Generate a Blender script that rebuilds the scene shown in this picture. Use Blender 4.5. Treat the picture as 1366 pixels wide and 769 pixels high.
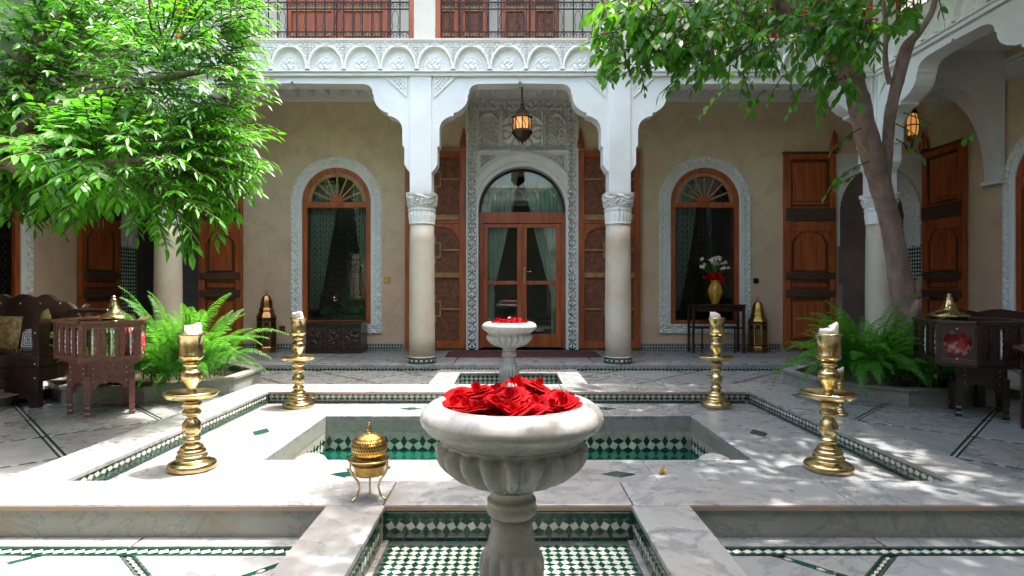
import bpy, math, random
import numpy as np
from mathutils import Matrix, Vector
from mathutils.geometry import tessellate_polygon
random.seed(7); rng = np.random.default_rng(7)
R = math.radians; PI = math.pi
SC = bpy.context.scene
COL = SC.collection
for o in list(bpy.data.objects): bpy.data.objects.remove(o)

# ------------------------------------------------------------------ camera, sky, sun, exposure
F = 800.0; CX = 678.0; CY = 384.0; EYE = 1.2
cam_d = bpy.data.cameras.new('camera'); cam = bpy.data.objects.new('camera', cam_d); COL.objects.link(cam)
cam.location = (0, 0, EYE); cam.rotation_euler = (PI/2, 0, 0)
cam_d.sensor_width = 36; cam_d.lens = 36*F/1366; cam_d.shift_x = 0.0037; cam_d.clip_end = 600; cam_d.clip_start = 0.05
SC.camera = cam
SUN = Vector((0.27, 0.115, 0.95)).normalized()
el = math.asin(SUN.z); az = math.atan2(SUN.x, SUN.y)
w = bpy.data.worlds.new('World'); SC.world = w; w.use_nodes = True
nt = w.node_tree; nt.nodes.clear()
sky = nt.nodes.new('ShaderNodeTexSky'); sky.sky_type = 'NISHITA'; sky.sun_disc = False
sky.sun_elevation = el; sky.sun_rotation = az; sky.dust_density = 6; sky.air_density = 1.3; sky.ozone_density = 0.1
bg = nt.nodes.new('ShaderNodeBackground'); bg.inputs[1].default_value = 0.15
wo = nt.nodes.new('ShaderNodeOutputWorld')
nt.links.new(sky.outputs[0], bg.inputs[0]); nt.links.new(bg.outputs[0], wo.inputs[0])
sd = bpy.data.lights.new('sun', 'SUN'); sd.energy = 2.0; sd.angle = R(0.5); sd.color = (1, .96, .9)
so = bpy.data.objects.new('sun', sd); COL.objects.link(so)
so.rotation_euler = SUN.to_track_quat('Z', 'Y').to_euler()
SC.view_settings.view_transform = 'Standard'; SC.view_settings.look = 'None'
SC.view_settings.exposure = 2.6; SC.view_settings.gamma = 1
SC.cycles.max_bounces = 10; SC.cycles.diffuse_bounces = 7; SC.cycles.transparent_max_bounces = 12
SC.cycles.transmission_bounces = 5; SC.cycles.glossy_bounces = 3
SC.cycles.caustics_reflective = False; SC.cycles.caustics_refractive = False
SC.cycles.sample_clamp_indirect = 6

def wx(px, D): return (px-CX)*D/F
def wz(py, D): return EYE-(py-CY)*D/F
def gy(py, z=0.0): return (EYE-z)*F/(py-CY)       # depth of a floor point seen at row py

# ------------------------------------------------------------------ materials
def nodes(name):
    m = bpy.data.materials.new(name); m.use_nodes = True
    t = m.node_tree; b = t.nodes['Principled BSDF']
    return m, t, b
def N(t, kind, **kw):
    n = t.nodes.new(kind)
    for k, v in kw.items():
        if k.startswith('i_'): n.inputs[int(k[2:]) if k[2:].isdigit() else k[2:].replace('_', ' ')].default_value = v
        else: setattr(n, k, v)
    return n
def coords(t, scale=(1, 1, 1), rnd=True):
    tc = N(t, 'ShaderNodeTexCoord'); mp = N(t, 'ShaderNodeMapping'); mp.inputs['Scale'].default_value = scale
    if rnd:
        oi = N(t, 'ShaderNodeObjectInfo'); mu = N(t, 'ShaderNodeMath', operation='MULTIPLY'); mu.inputs[1].default_value = 37.0
        va = N(t, 'ShaderNodeVectorMath', operation='ADD')
        t.links.new(oi.outputs['Random'], mu.inputs[0]); t.links.new(tc.outputs['Object'], va.inputs[0]); t.links.new(mu.outputs[0], va.inputs[1])
        t.links.new(va.outputs[0], mp.inputs['Vector'])
    else: t.links.new(tc.outputs['Object'], mp.inputs['Vector'])
    return mp.outputs[0]
def ramp(t, src, stops):
    r = N(t, 'ShaderNodeValToRGB'); e = r.color_ramp.elements
    while len(e) < len(stops): e.new(0.5)
    for i, (p, c) in enumerate(stops):
        e[i].position = p; e[i].color = (*c, 1) if len(c) == 3 else c
    t.links.new(src, r.inputs[0]); return r.outputs[0]
def noise(t, vec, scale, detail=4, rough=.55, dist=0.0):
    n = N(t, 'ShaderNodeTexNoise'); n.inputs['Scale'].default_value = scale; n.inputs['Detail'].default_value = detail
    n.inputs['Roughness'].default_value = rough; n.inputs['Distortion'].default_value = dist
    t.links.new(vec, n.inputs['Vector']); return n.outputs['Fac']
def mix(t, a, b, fac, mode='MIX'):
    m = N(t, 'ShaderNodeMix', data_type='RGBA', blend_type=mode)
    for sock, v in ((m.inputs[6], a), (m.inputs[7], b), (m.inputs[0], fac)):
        if hasattr(v, 'links') or hasattr(v, 'is_linked'): t.links.new(v, sock)
        elif isinstance(v, (int, float)): sock.default_value = v
        else: sock.default_value = (*v, 1)
    return m.outputs[2]
def bump(t, b, h, strength=.3, dist=.01):
    n = N(t, 'ShaderNodeBump'); n.inputs['Strength'].default_value = strength; n.inputs['Distance'].default_value = dist
    t.links.new(h, n.inputs['Height']); t.links.new(n.outputs[0], b.inputs['Normal'])
def simple(name, c1, c2=None, scale=8, rough=.5, metal=0, bmp=0, bdist=.005, bscale=None, stretch=(1, 1, 1), lo=.35, hi=.65, rvar=0, spec=.5, coat=0):
    m, t, b = nodes(name); c2 = c2 or tuple(x*.7 for x in c1)
    v = coords(t, stretch); f = noise(t, v, scale, 5, .6)
    t.links.new(ramp(t, f, [(lo, c1), (hi, c2)]), b.inputs['Base Color'])
    b.inputs['Roughness'].default_value = rough; b.inputs['Metallic'].default_value = metal
    b.inputs['Specular IOR Level'].default_value = spec; b.inputs['Coat Weight'].default_value = coat
    if rvar:
        mr = N(t, 'ShaderNodeMapRange'); mr.inputs[3].default_value = rough-rvar; mr.inputs[4].default_value = rough+rvar
        t.links.new(noise(t, v, scale*3, 3), mr.inputs[0]); t.links.new(mr.outputs[0], b.inputs['Roughness'])
    if bmp: bump(t, b, noise(t, v, bscale or scale*6, 4, .6), bmp, bdist)
    return m
def marble(name, base, vein, warm=(.6, .5, .38), rough=.22, vs=1.5, stain=.35):
    m, t, b = nodes(name); v = coords(t)
    n1 = noise(t, v, vs, 8, .62, 1.6); ve = ramp(t, n1, [(.455, base), (.49, vein), (.515, base), (.62, tuple(x*.93 for x in base))])
    n2 = noise(t, v, vs*2.7, 6, .6, .8); c = mix(t, ve, tuple(x*.80 for x in vein), ramp(t, n2, [(.52, (0, 0, 0)), (.75, (.35, .35, .35))]))
    n3 = noise(t, v, vs*.9, 4, .6, .3); c = mix(t, c, warm, ramp(t, n3, [(.52, (0, 0, 0)), (.72, (stain,)*3)]))
    oi = N(t, 'ShaderNodeObjectInfo'); c = mix(t, c, (.62, .62, .62), ramp(t, oi.outputs['Random'], [(0, (0, 0, 0)), (1, (.42, .42, .42))]), 'MULTIPLY')
    t.links.new(c, b.inputs['Base Color'])
    mr = N(t, 'ShaderNodeMapRange'); mr.inputs[3].default_value = rough-.08; mr.inputs[4].default_value = rough+.22
    n4 = noise(t, v, 7, 5, .65); t.links.new(n4, mr.inputs[0]); t.links.new(mr.outputs[0], b.inputs['Roughness'])
    bump(t, b, noise(t, v, 40, 4, .6), .06, .004)
    return m
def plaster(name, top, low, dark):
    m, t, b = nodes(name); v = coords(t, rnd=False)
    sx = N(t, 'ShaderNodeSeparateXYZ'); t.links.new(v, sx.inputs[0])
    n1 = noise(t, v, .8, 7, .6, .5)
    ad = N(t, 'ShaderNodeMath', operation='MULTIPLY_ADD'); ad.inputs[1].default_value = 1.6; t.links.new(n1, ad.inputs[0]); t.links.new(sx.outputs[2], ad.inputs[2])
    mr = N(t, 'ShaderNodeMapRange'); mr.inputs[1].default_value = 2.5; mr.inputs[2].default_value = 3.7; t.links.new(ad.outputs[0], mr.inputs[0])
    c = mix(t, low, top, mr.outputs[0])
    n2 = noise(t, v, 2.6, 8, .7, .4); c = mix(t, c, dark, ramp(t, n2, [(.46, (0, 0, 0)), (.72, (.6, .6, .6))]))
    n3 = noise(t, v, 12, 6, .7); c = mix(t, c, (.70, .60, .43), ramp(t, n3, [(.55, (0, 0, 0)), (.75, (.5, .5, .5))]))
    vs = coords(t, (5, 5, .5), rnd=False); n4 = noise(t, vs, 1.5, 6, .7); c = mix(t, c, (.25, .2, .14), ramp(t, n4, [(.58, (0, 0, 0)), (.85, (.4, .4, .4))]))
    t.links.new(c, b.inputs['Base Color']); b.inputs['Roughness'].default_value = .8
    bump(t, b, noise(t, v, 9, 9, .7), .4, .018)
    return m
def leafmat(name, a, bcol, trans, gloss=.35, tw=.45):
    m, t, b = nodes(name); 
    geo = N(t, 'ShaderNodeNewGeometry')
    c = ramp(t, geo.outputs['Random Per Island'], [(0, a), (.6, bcol), (1, tuple(x*1.35 for x in bcol))])
    oi = N(t, 'ShaderNodeObjectInfo')
    c = mix(t, c, (.75, .8, .7), ramp(t, oi.outputs['Random'], [(0, (0, 0, 0)), (1, (.5, .5, .5))]), 'MULTIPLY')
    t.links.new(c, b.inputs['Base Color']); b.inputs['Roughness'].default_value = gloss; b.inputs['Specular IOR Level'].default_value = .5 if gloss < .6 else .12
    tr = N(t, 'ShaderNodeBsdfTranslucent'); tr.inputs[0].default_value = (*trans, 1)
    ms = N(t, 'ShaderNodeMixShader'); ms.inputs[0].default_value = tw
    out = t.nodes['Material Output']
    t.links.new(b.outputs[0], ms.inputs[1]); t.links.new(tr.outputs[0], ms.inputs[2]); t.links.new(ms.outputs[0], out.inputs[0])
    return m
def glassmat(name, tint, ior=1.45, rough=0.0, bmp=0, opaque=0.0, ocol=(.02, .2, .15)):
    m = bpy.data.materials.new(name); m.use_nodes = True; t = m.node_tree; t.nodes.clear()
    out = N(t, 'ShaderNodeOutputMaterial'); tr = N(t, 'ShaderNodeBsdfTransparent'); tr.inputs[0].default_value = (*tint, 1)
    gl = N(t, 'ShaderNodeBsdfGlossy'); gl.inputs['Roughness'].default_value = rough
    fr = N(t, 'ShaderNodeFresnel'); fr.inputs[0].default_value = ior
    ms = N(t, 'ShaderNodeMixShader'); t.links.new(fr.outputs[0], ms.inputs[0]); t.links.new(gl.outputs[0], ms.inputs[2])
    last = tr.outputs[0]
    if opaque:
        df = N(t, 'ShaderNodeBsdfDiffuse'); df.inputs[0].default_value = (*ocol, 1)
        m2 = N(t, 'ShaderNodeMixShader'); m2.inputs[0].default_value = opaque
        t.links.new(tr.outputs[0], m2.inputs[1]); t.links.new(df.outputs[0], m2.inputs[2]); last = m2.outputs[0]
    t.links.new(last, ms.inputs[1]); t.links.new(ms.outputs[0], out.inputs[0])
    if bmp:
        v = coords(t, (1, 1, 1), False); bn = N(t, 'ShaderNodeBump'); bn.inputs[0].default_value = bmp; bn.inputs[1].default_value = .02
        t.links.new(noise(t, v, 9, 3, .5, .3), bn.inputs['Height'])
        t.links.new(bn.outputs[0], gl.inputs['Normal']); t.links.new(bn.outputs[0], fr.inputs['Normal'])
    return m
def tilemat(name, c1, c2):
    m, t, b = nodes(name); oi = N(t, 'ShaderNodeObjectInfo'); geo = N(t, 'ShaderNodeNewGeometry')
    ad = N(t, 'ShaderNodeMath', operation='ADD'); fr = N(t, 'ShaderNodeMath', operation='FRACT')
    t.links.new(oi.outputs['Random'], ad.inputs[0]); t.links.new(geo.outputs['Random Per Island'], ad.inputs[1]); t.links.new(ad.outputs[0], fr.inputs[0])
    c = ramp(t, fr.outputs[0], [(0, c1), (.7, c2), (1, tuple(min(1, x*1.25) for x in c1))])
    c = mix(t, c, (.3, .27, .2), ramp(t, noise(t, coords(t), 25, 4), [(.6, (0, 0, 0)), (.8, (.4, .4, .4))]))
    t.links.new(c, b.inputs['Base Color']); b.inputs['Roughness'].default_value = .16
    return m

MT = dict(
 marble=marble('white_veined_marble', (.295, .30, .30), (.165, .175, .185), (.27, .225, .17)),
 marble2=marble('grey_marble', (.285, .295, .30), (.19, .20, .212), (.30, .27, .22), rough=.28),
 face=marble('weathered_marble', (.29, .30, .27), (.20, .215, .195), (.24, .19, .13), .45, 3.0, .7),
 fount=marble('carved_marble', (.43, .43, .405), (.34, .34, .33), (.38, .33, .24), .2, 3.2, .5),
 colm=simple('cream_column_stone', (.56, .51, .40), (.44, .33, .23), 2.4, .55, bmp=.25, bscale=14, bdist=.006, lo=.42, hi=.78),
 white=simple('white_lime_paint', (.78, .79, .77), (.62, .615, .57), 1.1, .65, bmp=.2, bscale=22, bdist=.012, lo=.42, hi=.80),
 cream=simple('cream_paint', (.66, .63, .54), (.55, .52, .43), 1.6, .75, bmp=.1, bscale=20, bdist=.01),
 stucco=simple('carved_stucco', (.80, .80, .75), (.70, .70, .63), 2.5, .75, bmp=.15, bscale=60, bdist=.004),
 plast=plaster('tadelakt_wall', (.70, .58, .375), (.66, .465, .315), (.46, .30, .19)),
 room=simple('dim_room_wall', (.16, .14, .12), (.1, .09, .08), 1.5, .9),  # dim tone puts the darkness of the interiors into the colour
 wood=simple('red_cedar_wood', (.47, .115, .023), (.25, .052, .013), 2.2, .42, stretch=(7, 7, .7), bmp=.15, bscale=12, bdist=.003, rvar=.1),
 wood2=simple('carved_cedar_panel', (.26, .085, .03), (.11, .032, .014), 14, .55, bmp=.9, bscale=45, bdist=.012),
 woodl=simple('pale_cedar_moulding', (.46, .25, .10), (.3, .14, .055), 3, .5, stretch=(3, 3, 3), bmp=.2, bdist=.003),
 woodd=simple('aged_dark_rail', (.10, .055, .028), (.05, .028, .016), 5, .6, stretch=(1, 4, 4), bmp=.5, bdist=.006),
 ebony=simple('dark_carved_walnut', (.045, .019, .013), (.018, .009, .007), 9, .33, bmp=.3, bscale=50, bdist=.004, coat=.2),
 inlay=simple('carved_red_walnut', (.22, .085, .06), (.10, .042, .034), 40, .38, bmp=.9, bscale=75, bdist=.006, coat=.2),
 pearl=simple('mother_of_pearl', (.8, .8, .76), (.6, .62, .6), 30, .2),
 iron=simple('wrought_iron', (.018, .02, .024), (.035, .025, .02), 20, .5, .6),
 brass=simple('polished_brass', (.74, .58, .30), (.50, .37, .17), 6, .21, 1.0, bmp=.12, bscale=30, bdist=.004, rvar=.08),
 brassd=simple('pierced_brass', (.72, .47, .13), (.4, .24, .06), 18, .3, 1.0, bmp=.8, bscale=55, bdist=.008),
 copper=simple('aged_copper', (.50, .25, .10), (.22, .11, .05), 9, .34, 1.0, bmp=.4, bscale=40, bdist=.006),
 bronze=simple('dark_bronze', (.055, .038, .026), (.028, .02, .014), 12, .45, .7, bmp=.4, bscale=40),
 green=tilemat('green_glazed_tile', (.004, .060, .036), (.003, .032, .022)),
 wtile=tilemat('white_glazed_tile', (.52, .53, .45), (.42, .45, .39)),
 grout=simple('pale_grout', (.36, .35, .30), (.25, .24, .2), 20, .8),
 dgrout=simple('dark_grout', (.05, .065, .055), (.03, .04, .035), 20, .8),
 basin=simple('turquoise_basin', (.03, .24, .17), (.02, .15, .11), 4, .5),
 bark=simple('smooth_tree_bark', (.33, .22, .17), (.19, .125, .10), 5, .8, stretch=(2.5, 2.5, 1), bmp=.7, bscale=14, bdist=.02),
 twig=simple('twig_bark', (.10, .07, .045), None, 20, .8),
 leafL=leafmat('glossy_citrus_leaf', (.022, .125, .006), (.065, .25, .008), (.13, .50, .010), .36, .38),
 leafR=leafmat('dark_ficus_leaf', (.022, .10, .014), (.055, .19, .018), (.20, .52, .03), .32, .42),
 fern=leafmat('fern_frond', (.04, .16, .018), (.07, .26, .02), (.17, .52, .04), .45, .42),
 red=leafmat('red_rose_petal', (.30, .001, .004), (.44, .0015, .006), (.6, .003, .007), .75, .22),
 rosec=simple('yellow_stamen', (.6, .4, .05)),
 rug=simple('dark_red_rug', (.11, .028, .022), (.07, .02, .018), 12, .95, bmp=.4, bscale=120),
 wax=simple('pale_candle_wax', (.78, .68, .60), (.7, .58, .5), 5, .45),
 cushg=simple('gold_brocade', (.36, .27, .10), (.12, .09, .04), 26, .7, bmp=.3),
 cushr=simple('red_brocade', (.38, .025, .03), (.5, .38, .28), 16, .75, lo=.5, hi=.62),
 cushb=simple('blue_grey_cushion', (.25, .28, .36), (.12, .13, .2), 9, .85),
 curt=simple('pale_green_curtain', (.70, .76, .68), (.58, .66, .58), 3, .85, stretch=(6, 6, .5)),
 glass=glassmat('window_glass', (.80, .86, .82), 1.6),
 water=glassmat('pool_water', (.30, .66, .54), 1.33, .02, .3, .15, (.01, .20, .14)),
 splash=glassmat('splash_water', (.9, .93, .95), 1.7, .05, .8, .3, (.8, .82, .85)),
 vase=simple('ochre_glazed_vase', (.60, .33, .02), (.42, .2, .01), 4, .2, coat=.5),
 edge=simple('rusty_marble_edge', (.36, .24, .17), (.28, .24, .20), 7, .5),
 soil=simple('dark_soil', (.05, .035, .02), None, 15, .95, bmp=.6),
)
def emis(name, col, s):
    m, t, b = nodes(name); b.inputs['Base Color'].default_value = (*col, 1); b.inputs['Emission Color'].default_value = (*col, 1)
    b.inputs['Emission Strength'].default_value = s; return m
MT['lampglass'] = emis('amber_lit_glass', (.9, .38, .10), .10)

# ------------------------------------------------------------------ mesh builder
class MB:
    def __init__(s): s.v = []; s.f = []; s.sm = []
    def add(s, vs, fs, smooth=False):
        o = len(s.v); s.v += [tuple(p) for p in vs]; s.f += [tuple(i+o for i in f) for f in fs]; s.sm += [smooth]*len(fs); return s
    def box(s, x0, x1, y0, y1, z0, z1):
        x0, x1 = min(x0, x1), max(x0, x1); y0, y1 = min(y0, y1), max(y0, y1); z0, z1 = min(z0, z1), max(z0, z1)
        return s.add([(x0, y0, z0), (x1, y0, z0), (x1, y1, z0), (x0, y1, z0), (x0, y0, z1), (x1, y0, z1), (x1, y1, z1), (x0, y1, z1)],
                     [(0, 3, 2, 1), (4, 5, 6, 7), (0, 1, 5, 4), (1, 2, 6, 5), (2, 3, 7, 6), (3, 0, 4, 7)])
    def bar(s, p, q, w, h, up=(0, 0, 1)):
        p = Vector(p); q = Vector(q); d = (q-p).normalized(); u = Vector(up); a = d.cross(u).normalized()*w/2; b = a.cross(d).normalized()*h/2
        vs = [p-a-b, p+a-b, p+a+b, p-a+b, q-a-b, q+a-b, q+a+b, q-a+b]
        return s.add(vs, [(0, 1, 2, 3), (7, 6, 5, 4), (0, 4, 5, 1), (1, 5, 6, 2), (2, 6, 7, 3), (3, 7, 4, 0)])
    def lathe(s, prof, n=24, c=(0, 0, 0), mod=None, smooth=True):
        vs = []; fs = []
        for r, z in prof:
            for i in range(n):
                a = 2*PI*i/n; rr = mod(r, z, a) if mod else r
                vs.append((c[0]+rr*math.cos(a), c[1]+rr*math.sin(a), c[2]+z))
        for j in range(len(prof)-1):
            for i in range(n): fs.append((j*n+i, j*n+(i+1) % n, (j+1)*n+(i+1) % n, (j+1)*n+i))
        s.add(vs, fs, smooth)
        for j, rev in ((0, True), (len(prof)-1, False)):
            if prof[j][0] > 1e-4:
                o = [len(s.v)-len(vs)+j*n+i for i in range(n)]; s.f.append(tuple(reversed(o)) if rev else tuple(o)); s.sm.append(False)
        return s
    def tube(s, pts, r, n=8, smooth=True):
        pts = [Vector(p) for p in pts]; m = len(pts); rs = r if isinstance(r, (list, tuple)) else [r]*m
        d0 = (pts[1]-pts[0]).normalized(); ref = Vector((0, 0, 1)) if abs(d0.z) < .9 else Vector((1, 0, 0)); a = d0.cross(ref).normalized()
        vs = []; fs = []
        for i, p in enumerate(pts):
            d = (pts[min(i+1, m-1)]-pts[max(i-1, 0)]).normalized(); a = (a-d*a.dot(d)).normalized(); b = d.cross(a)
            for k in range(n):
                t = 2*PI*k/n; vs.append(p+(a*math.cos(t)+b*math.sin(t))*rs[i])
        for i in range(m-1):
            for k in range(n): fs.append((i*n+k, i*n+(k+1) % n, (i+1)*n+(k+1) % n, (i+1)*n+k))
        s.add(vs, fs, smooth); s.add(vs[:n], [tuple(reversed(range(n)))]); s.add(vs[-n:], [tuple(range(n))]); return s
    def prism(s, poly, y0, y1):      # poly in (x,z), extruded along y
        return s.holed(poly, [], y0, y1)
    def holed(s, outer, holes, y0, y1):
        loops = [outer]+holes; flat = [p for l in loops for p in l]
        tris = tessellate_polygon([[Vector((p[0], p[1], 0)) for p in l] for l in loops])
        n = len(flat); vs = [(p[0], y0, p[1]) for p in flat]+[(p[0], y1, p[1]) for p in flat]
        fs = []
        for t in tris:
            a, b, c = [flat[i] for i in t]
            ccw = (b[0]-a[0])*(c[1]-a[1])-(b[1]-a[1])*(c[0]-a[0]) > 0
            t2 = t if ccw else (t[0], t[2], t[1])
            fs.append(tuple(t2)); fs.append((t2[2]+n, t2[1]+n, t2[0]+n))
        o = 0
        for l in loops:
            for i in range(len(l)): j = (i+1) % len(l); fs.append((o+i, o+i+n, o+j+n, o+j))
            o += len(l)
        return s.add(vs, fs)
    def slab(s, poly, z0, z1, ins=.004):   # poly in (x,y), chamfered top
        a = sum(poly[i][0]*poly[(i+1) % len(poly)][1]-poly[(i+1) % len(poly)][0]*poly[i][1] for i in range(len(poly)))
        if a < 0: poly = poly[::-1]
        n = len(poly); cx = sum(p[0] for p in poly)/n; cy = sum(p[1] for p in poly)/n
        def sh(p):
            d = math.hypot(p[0]-cx, p[1]-cy) or 1; k = ins/d; return (p[0]+(cx-p[0])*k, p[1]+(cy-p[1])*k)
        vs = [(p[0], p[1], z0) for p in poly]+[(p[0], p[1], z1-ins*.5) for p in poly]+[(*sh(p), z1) for p in poly]
        fs = [tuple(range(2*n, 3*n))]
        for i in range(n):
            j = (i+1) % n; fs += [(i, j, n+j, n+i), (n+i, n+j, 2*n+j, 2*n+i)]
        return s.add(vs, fs)
    def grid(s, P, mask=None, smooth=True):   # P array (a,b,3)
        a, b = P.shape[:2]; o = len(s.v); s.v += [tuple(p) for p in P.reshape(-1, 3).tolist()]
        for i in range(a-1):
            for j in range(b-1):
                if mask is None or mask[i, j]: s.f.append((o+i*b+j, o+(i+1)*b+j, o+(i+1)*b+j+1, o+i*b+j+1)); s.sm.append(smooth)
        return s
    def mesh(s, name, mat=None):
        me = bpy.data.meshes.new(name); me.from_pydata(s.v, [], s.f)
        me.polygons.foreach_set('use_smooth', s.sm); me.update()
        if mat: me.materials.append(MT[mat] if isinstance(mat, str) else mat)
        return me
    def build(s, name, mat, parent=None, bevel=0, loc=None, kind=None, label=None, sub=0):
        return put(name, s.mesh(name, mat), parent, loc=loc, bevel=bevel, kind=kind, label=label, sub=sub)
def put(name, me, parent=None, mw=None, loc=None, bevel=0, kind=None, label=None, sub=0):
    o = bpy.data.objects.new(name, me); COL.objects.link(o)
    if parent: o.parent = parent
    if mw is not None: o.matrix_local = mw
    if loc: o.location = loc
    if bevel:
        b = o.modifiers.new('bevel', 'BEVEL'); b.width = bevel; b.segments = 2; b.limit_method = 'ANGLE'
    if sub:
        b = o.modifiers.new('sub', 'SUBSURF'); b.levels = sub; b.render_levels = sub
    if kind: o['kind'] = kind
    if label: o['label'] = label
    return o
def tag(o, label, cat, group=None):
    o['label'] = label; o['category'] = cat
    if group: o['group'] = group
    return o
def thing(name, label, cat, loc=(0, 0, 0), rz=0, group=None):
    o = bpy.data.objects.new(name, None); COL.objects.link(o); o.location = loc; o.rotation_euler = (0, 0, rz)
    o.empty_display_size = .2
    return tag(o, label, cat, group)
def struct(name, mb, mat, bevel=0):
    return mb.build(name, mat, None, bevel, kind='structure')
CH = {}
def copy_tree(o, parent=None, label=None):
    c = o.copy(); COL.objects.link(c)
    if parent: c.parent = parent
    if label: c['label'] = label
    for ch in list(o.children): copy_tree(ch, c)
    return c
def inst(base_v, base_f, mats, locs):      # numpy bake of many copies -> verts, faces
    bv = np.array(base_v); n = len(bv); M_ = np.asarray(mats); L = np.asarray(locs)
    V = np.einsum('kij,nj->kni', M_, bv)+L[:, None, :]
    k = len(L); ls = np.concatenate([np.asarray(f) for f in base_f]); cnt = np.array([len(f) for f in base_f])
    loops = (ls[None, :]+(np.arange(k)*n)[:, None]).ravel(); tot = np.tile(cnt, k)
    return V.reshape(-1, 3), loops, tot
def bulk(name, base_v, base_f, mats, locs, mat, parent=None, kind='stuff', smooth=True):
    V, loops, tot = inst(base_v, base_f, mats, locs)
    me = bpy.data.meshes.new(name); me.vertices.add(len(V)); me.vertices.foreach_set('co', V.ravel().astype(np.float32))
    me.loops.add(len(loops)); me.loops.foreach_set('vertex_index', loops.astype(np.int32))
    me.polygons.add(len(tot)); me.polygons.foreach_set('loop_start', np.concatenate([[0], np.cumsum(tot)[:-1]]).astype(np.int32))
    me.polygons.foreach_set('loop_total', tot.astype(np.int32)); me.polygons.foreach_set('use_smooth', np.full(len(tot), smooth))
    me.update(calc_edges=True); me.materials.append(MT[mat])
    return put(name, me, parent, kind=kind)

# ------------------------------------------------------------------ zellige: rhombus mosaic
def unit_poly(name, poly, mat):
    c = (sum(p[0] for p in poly)/4, sum(p[1] for p in poly)/4)
    q = [(c[0]+(p[0]-c[0])*.93, c[1]+(p[1]-c[1])*.93) for p in poly]; q2 = [(c[0]+(p[0]-c[0])*.86, c[1]+(p[1]-c[1])*.86) for p in poly]
    m = MB(); vs = [(*p, 0) for p in q]+[(*p, .0035) for p in q]+[(*p, .0045) for p in q2]
    fs = [(8, 9, 10, 11)]
    for i in range(4): j = (i+1) % 4; fs += [(i, j, 4+j, 4+i), (4+i, 4+j, 8+j, 8+i)]
    return m.add(vs, fs)
A_, B_ = .64, .36
TV = [(B_, 0), (0, A_), (-B_, 0), (0, -A_)]; TH = [(A_, 0), (0, B_), (-A_, 0), (0, -B_)]
W1 = [(B_, 0), (1, B_), (1-B_, 1), (0, 1-B_)]         # corner (0,0) is V
W2 = [(1-B_, 0), (1, 1-B_), (B_, 1), (0, B_)]         # corner (0,0) is H
for W in (TV, TH, W1, W2): pass
UP = {k: unit_poly(k, p, None) for k, p in (('V', TV), ('H', TH), ('W1', W1), ('W2', W2), ('SQ', [(-.5, -.5), (.5, -.5), (.5, .5), (-.5, .5)]))}
UM = {('V', 'green'): UP['V'].mesh('green_rhombus', 'green'), ('H', 'green'): UP['H'].mesh('green_rhombus', 'green'),
      ('W1', 'wtile'): UP['W1'].mesh('white_tile', 'wtile'), ('W2', 'wtile'): UP['W2'].mesh('white_tile', 'wtile'),
      ('SQ', 'green'): UP['SQ'].mesh('green_tile', 'green'), ('SQ', 'wtile'): UP['SQ'].mesh('white_tile', 'wtile')}
def zel(parent, org, u, v, nc, nr, su, sv, parts=True, name='tile'):
    """mosaic of rhombi on a plane; org = lower-left lattice point, u,v unit directions (parent space)"""
    u = Vector(u); v = Vector(v); n = u.cross(v); org = Vector(org); items = []
    for i in range(nc):
        for j in range(nr):
            items.append(('V' if (i+j) % 2 == 0 else 'H', 'green', i, j))
            if i < nc-1 and j < nr-1: items.append(('W1' if (i+j) % 2 == 0 else 'W2', 'wtile', i, j))
    bk = {}
    for k, mt, i, j in items:
        p = org+u*(i*su)+v*(j*sv)
        M3 = Matrix((u*su, v*sv, n)).transposed()
        if parts:
            put('green_tile' if mt == 'green' else 'white_tile', UM[(k, mt)], parent, mw=Matrix.Translation(p) @ M3.to_4x4())
        else: bk.setdefault((k, mt), []).append((M3, p))
    for (k, mt), L in bk.items():
        bulk('green_tiles' if mt == 'green' else 'white_tiles', UP[k].v, UP[k].f, [np.array(m) for m, p in L], [tuple(p) for m, p in L], mt, parent, smooth=False)
def row(parent, org, u, v, n, su, sv, mt='green', parts=True, gap=.08):
    u = Vector(u); v = Vector(v); nn = u.cross(v); org = Vector(org); L = []
    for i in range(n):
        p = org+u*((i+.5)*su)+v*(sv*.5); M3 = Matrix((u*su, v*sv, nn)).transposed()
        if parts: put('green_tile' if mt == 'green' else 'white_tile', UM[('SQ', mt)], parent, mw=Matrix.Translation(p) @ M3.to_4x4())
        else: L.append((M3, p))
    if L: bulk('green_tiles' if mt == 'green' else 'white_tiles', UP['SQ'].v, UP['SQ'].f, [np.array(m) for m, p in L], [tuple(p) for m, p in L], mt, parent, smooth=False)

# ------------------------------------------------------------------ polygon clipping
def clip(poly, conv):
    for i in range(len(conv)):
        a = conv[i]; b = conv[(i+1) % len(conv)]; out = []
        def side(p): return (b[0]-a[0])*(p[1]-a[1])-(b[1]-a[1])*(p[0]-a[0])
        for k in range(len(poly)):
            p = poly[k]; q = poly[(k+1) % len(poly)]; sp, sq = side(p), side(q)
            if sp >= 0: out.append(p)
            if (sp > 0) != (sq > 0) and abs(sp-sq) > 1e-12:
                t = sp/(sp-sq); out.append((p[0]+(q[0]-p[0])*t, p[1]+(q[1]-p[1])*t))
        poly = out
        if len(poly) < 3: return []
    cl = []
    for p in poly:
        if not cl or math.hypot(p[0]-cl[-1][0], p[1]-cl[-1][1]) > 1e-3: cl.append(p)
    return cl if len(cl) > 2 else []
def area(p): return abs(sum(p[i][0]*p[(i+1) % len(p)][1]-p[(i+1) % len(p)][0]*p[i][1] for i in range(len(p))))/2
def rect(x0, x1, y0, y1): return [(x0, y0), (x1, y0), (x1, y1), (x0, y1)]

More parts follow.
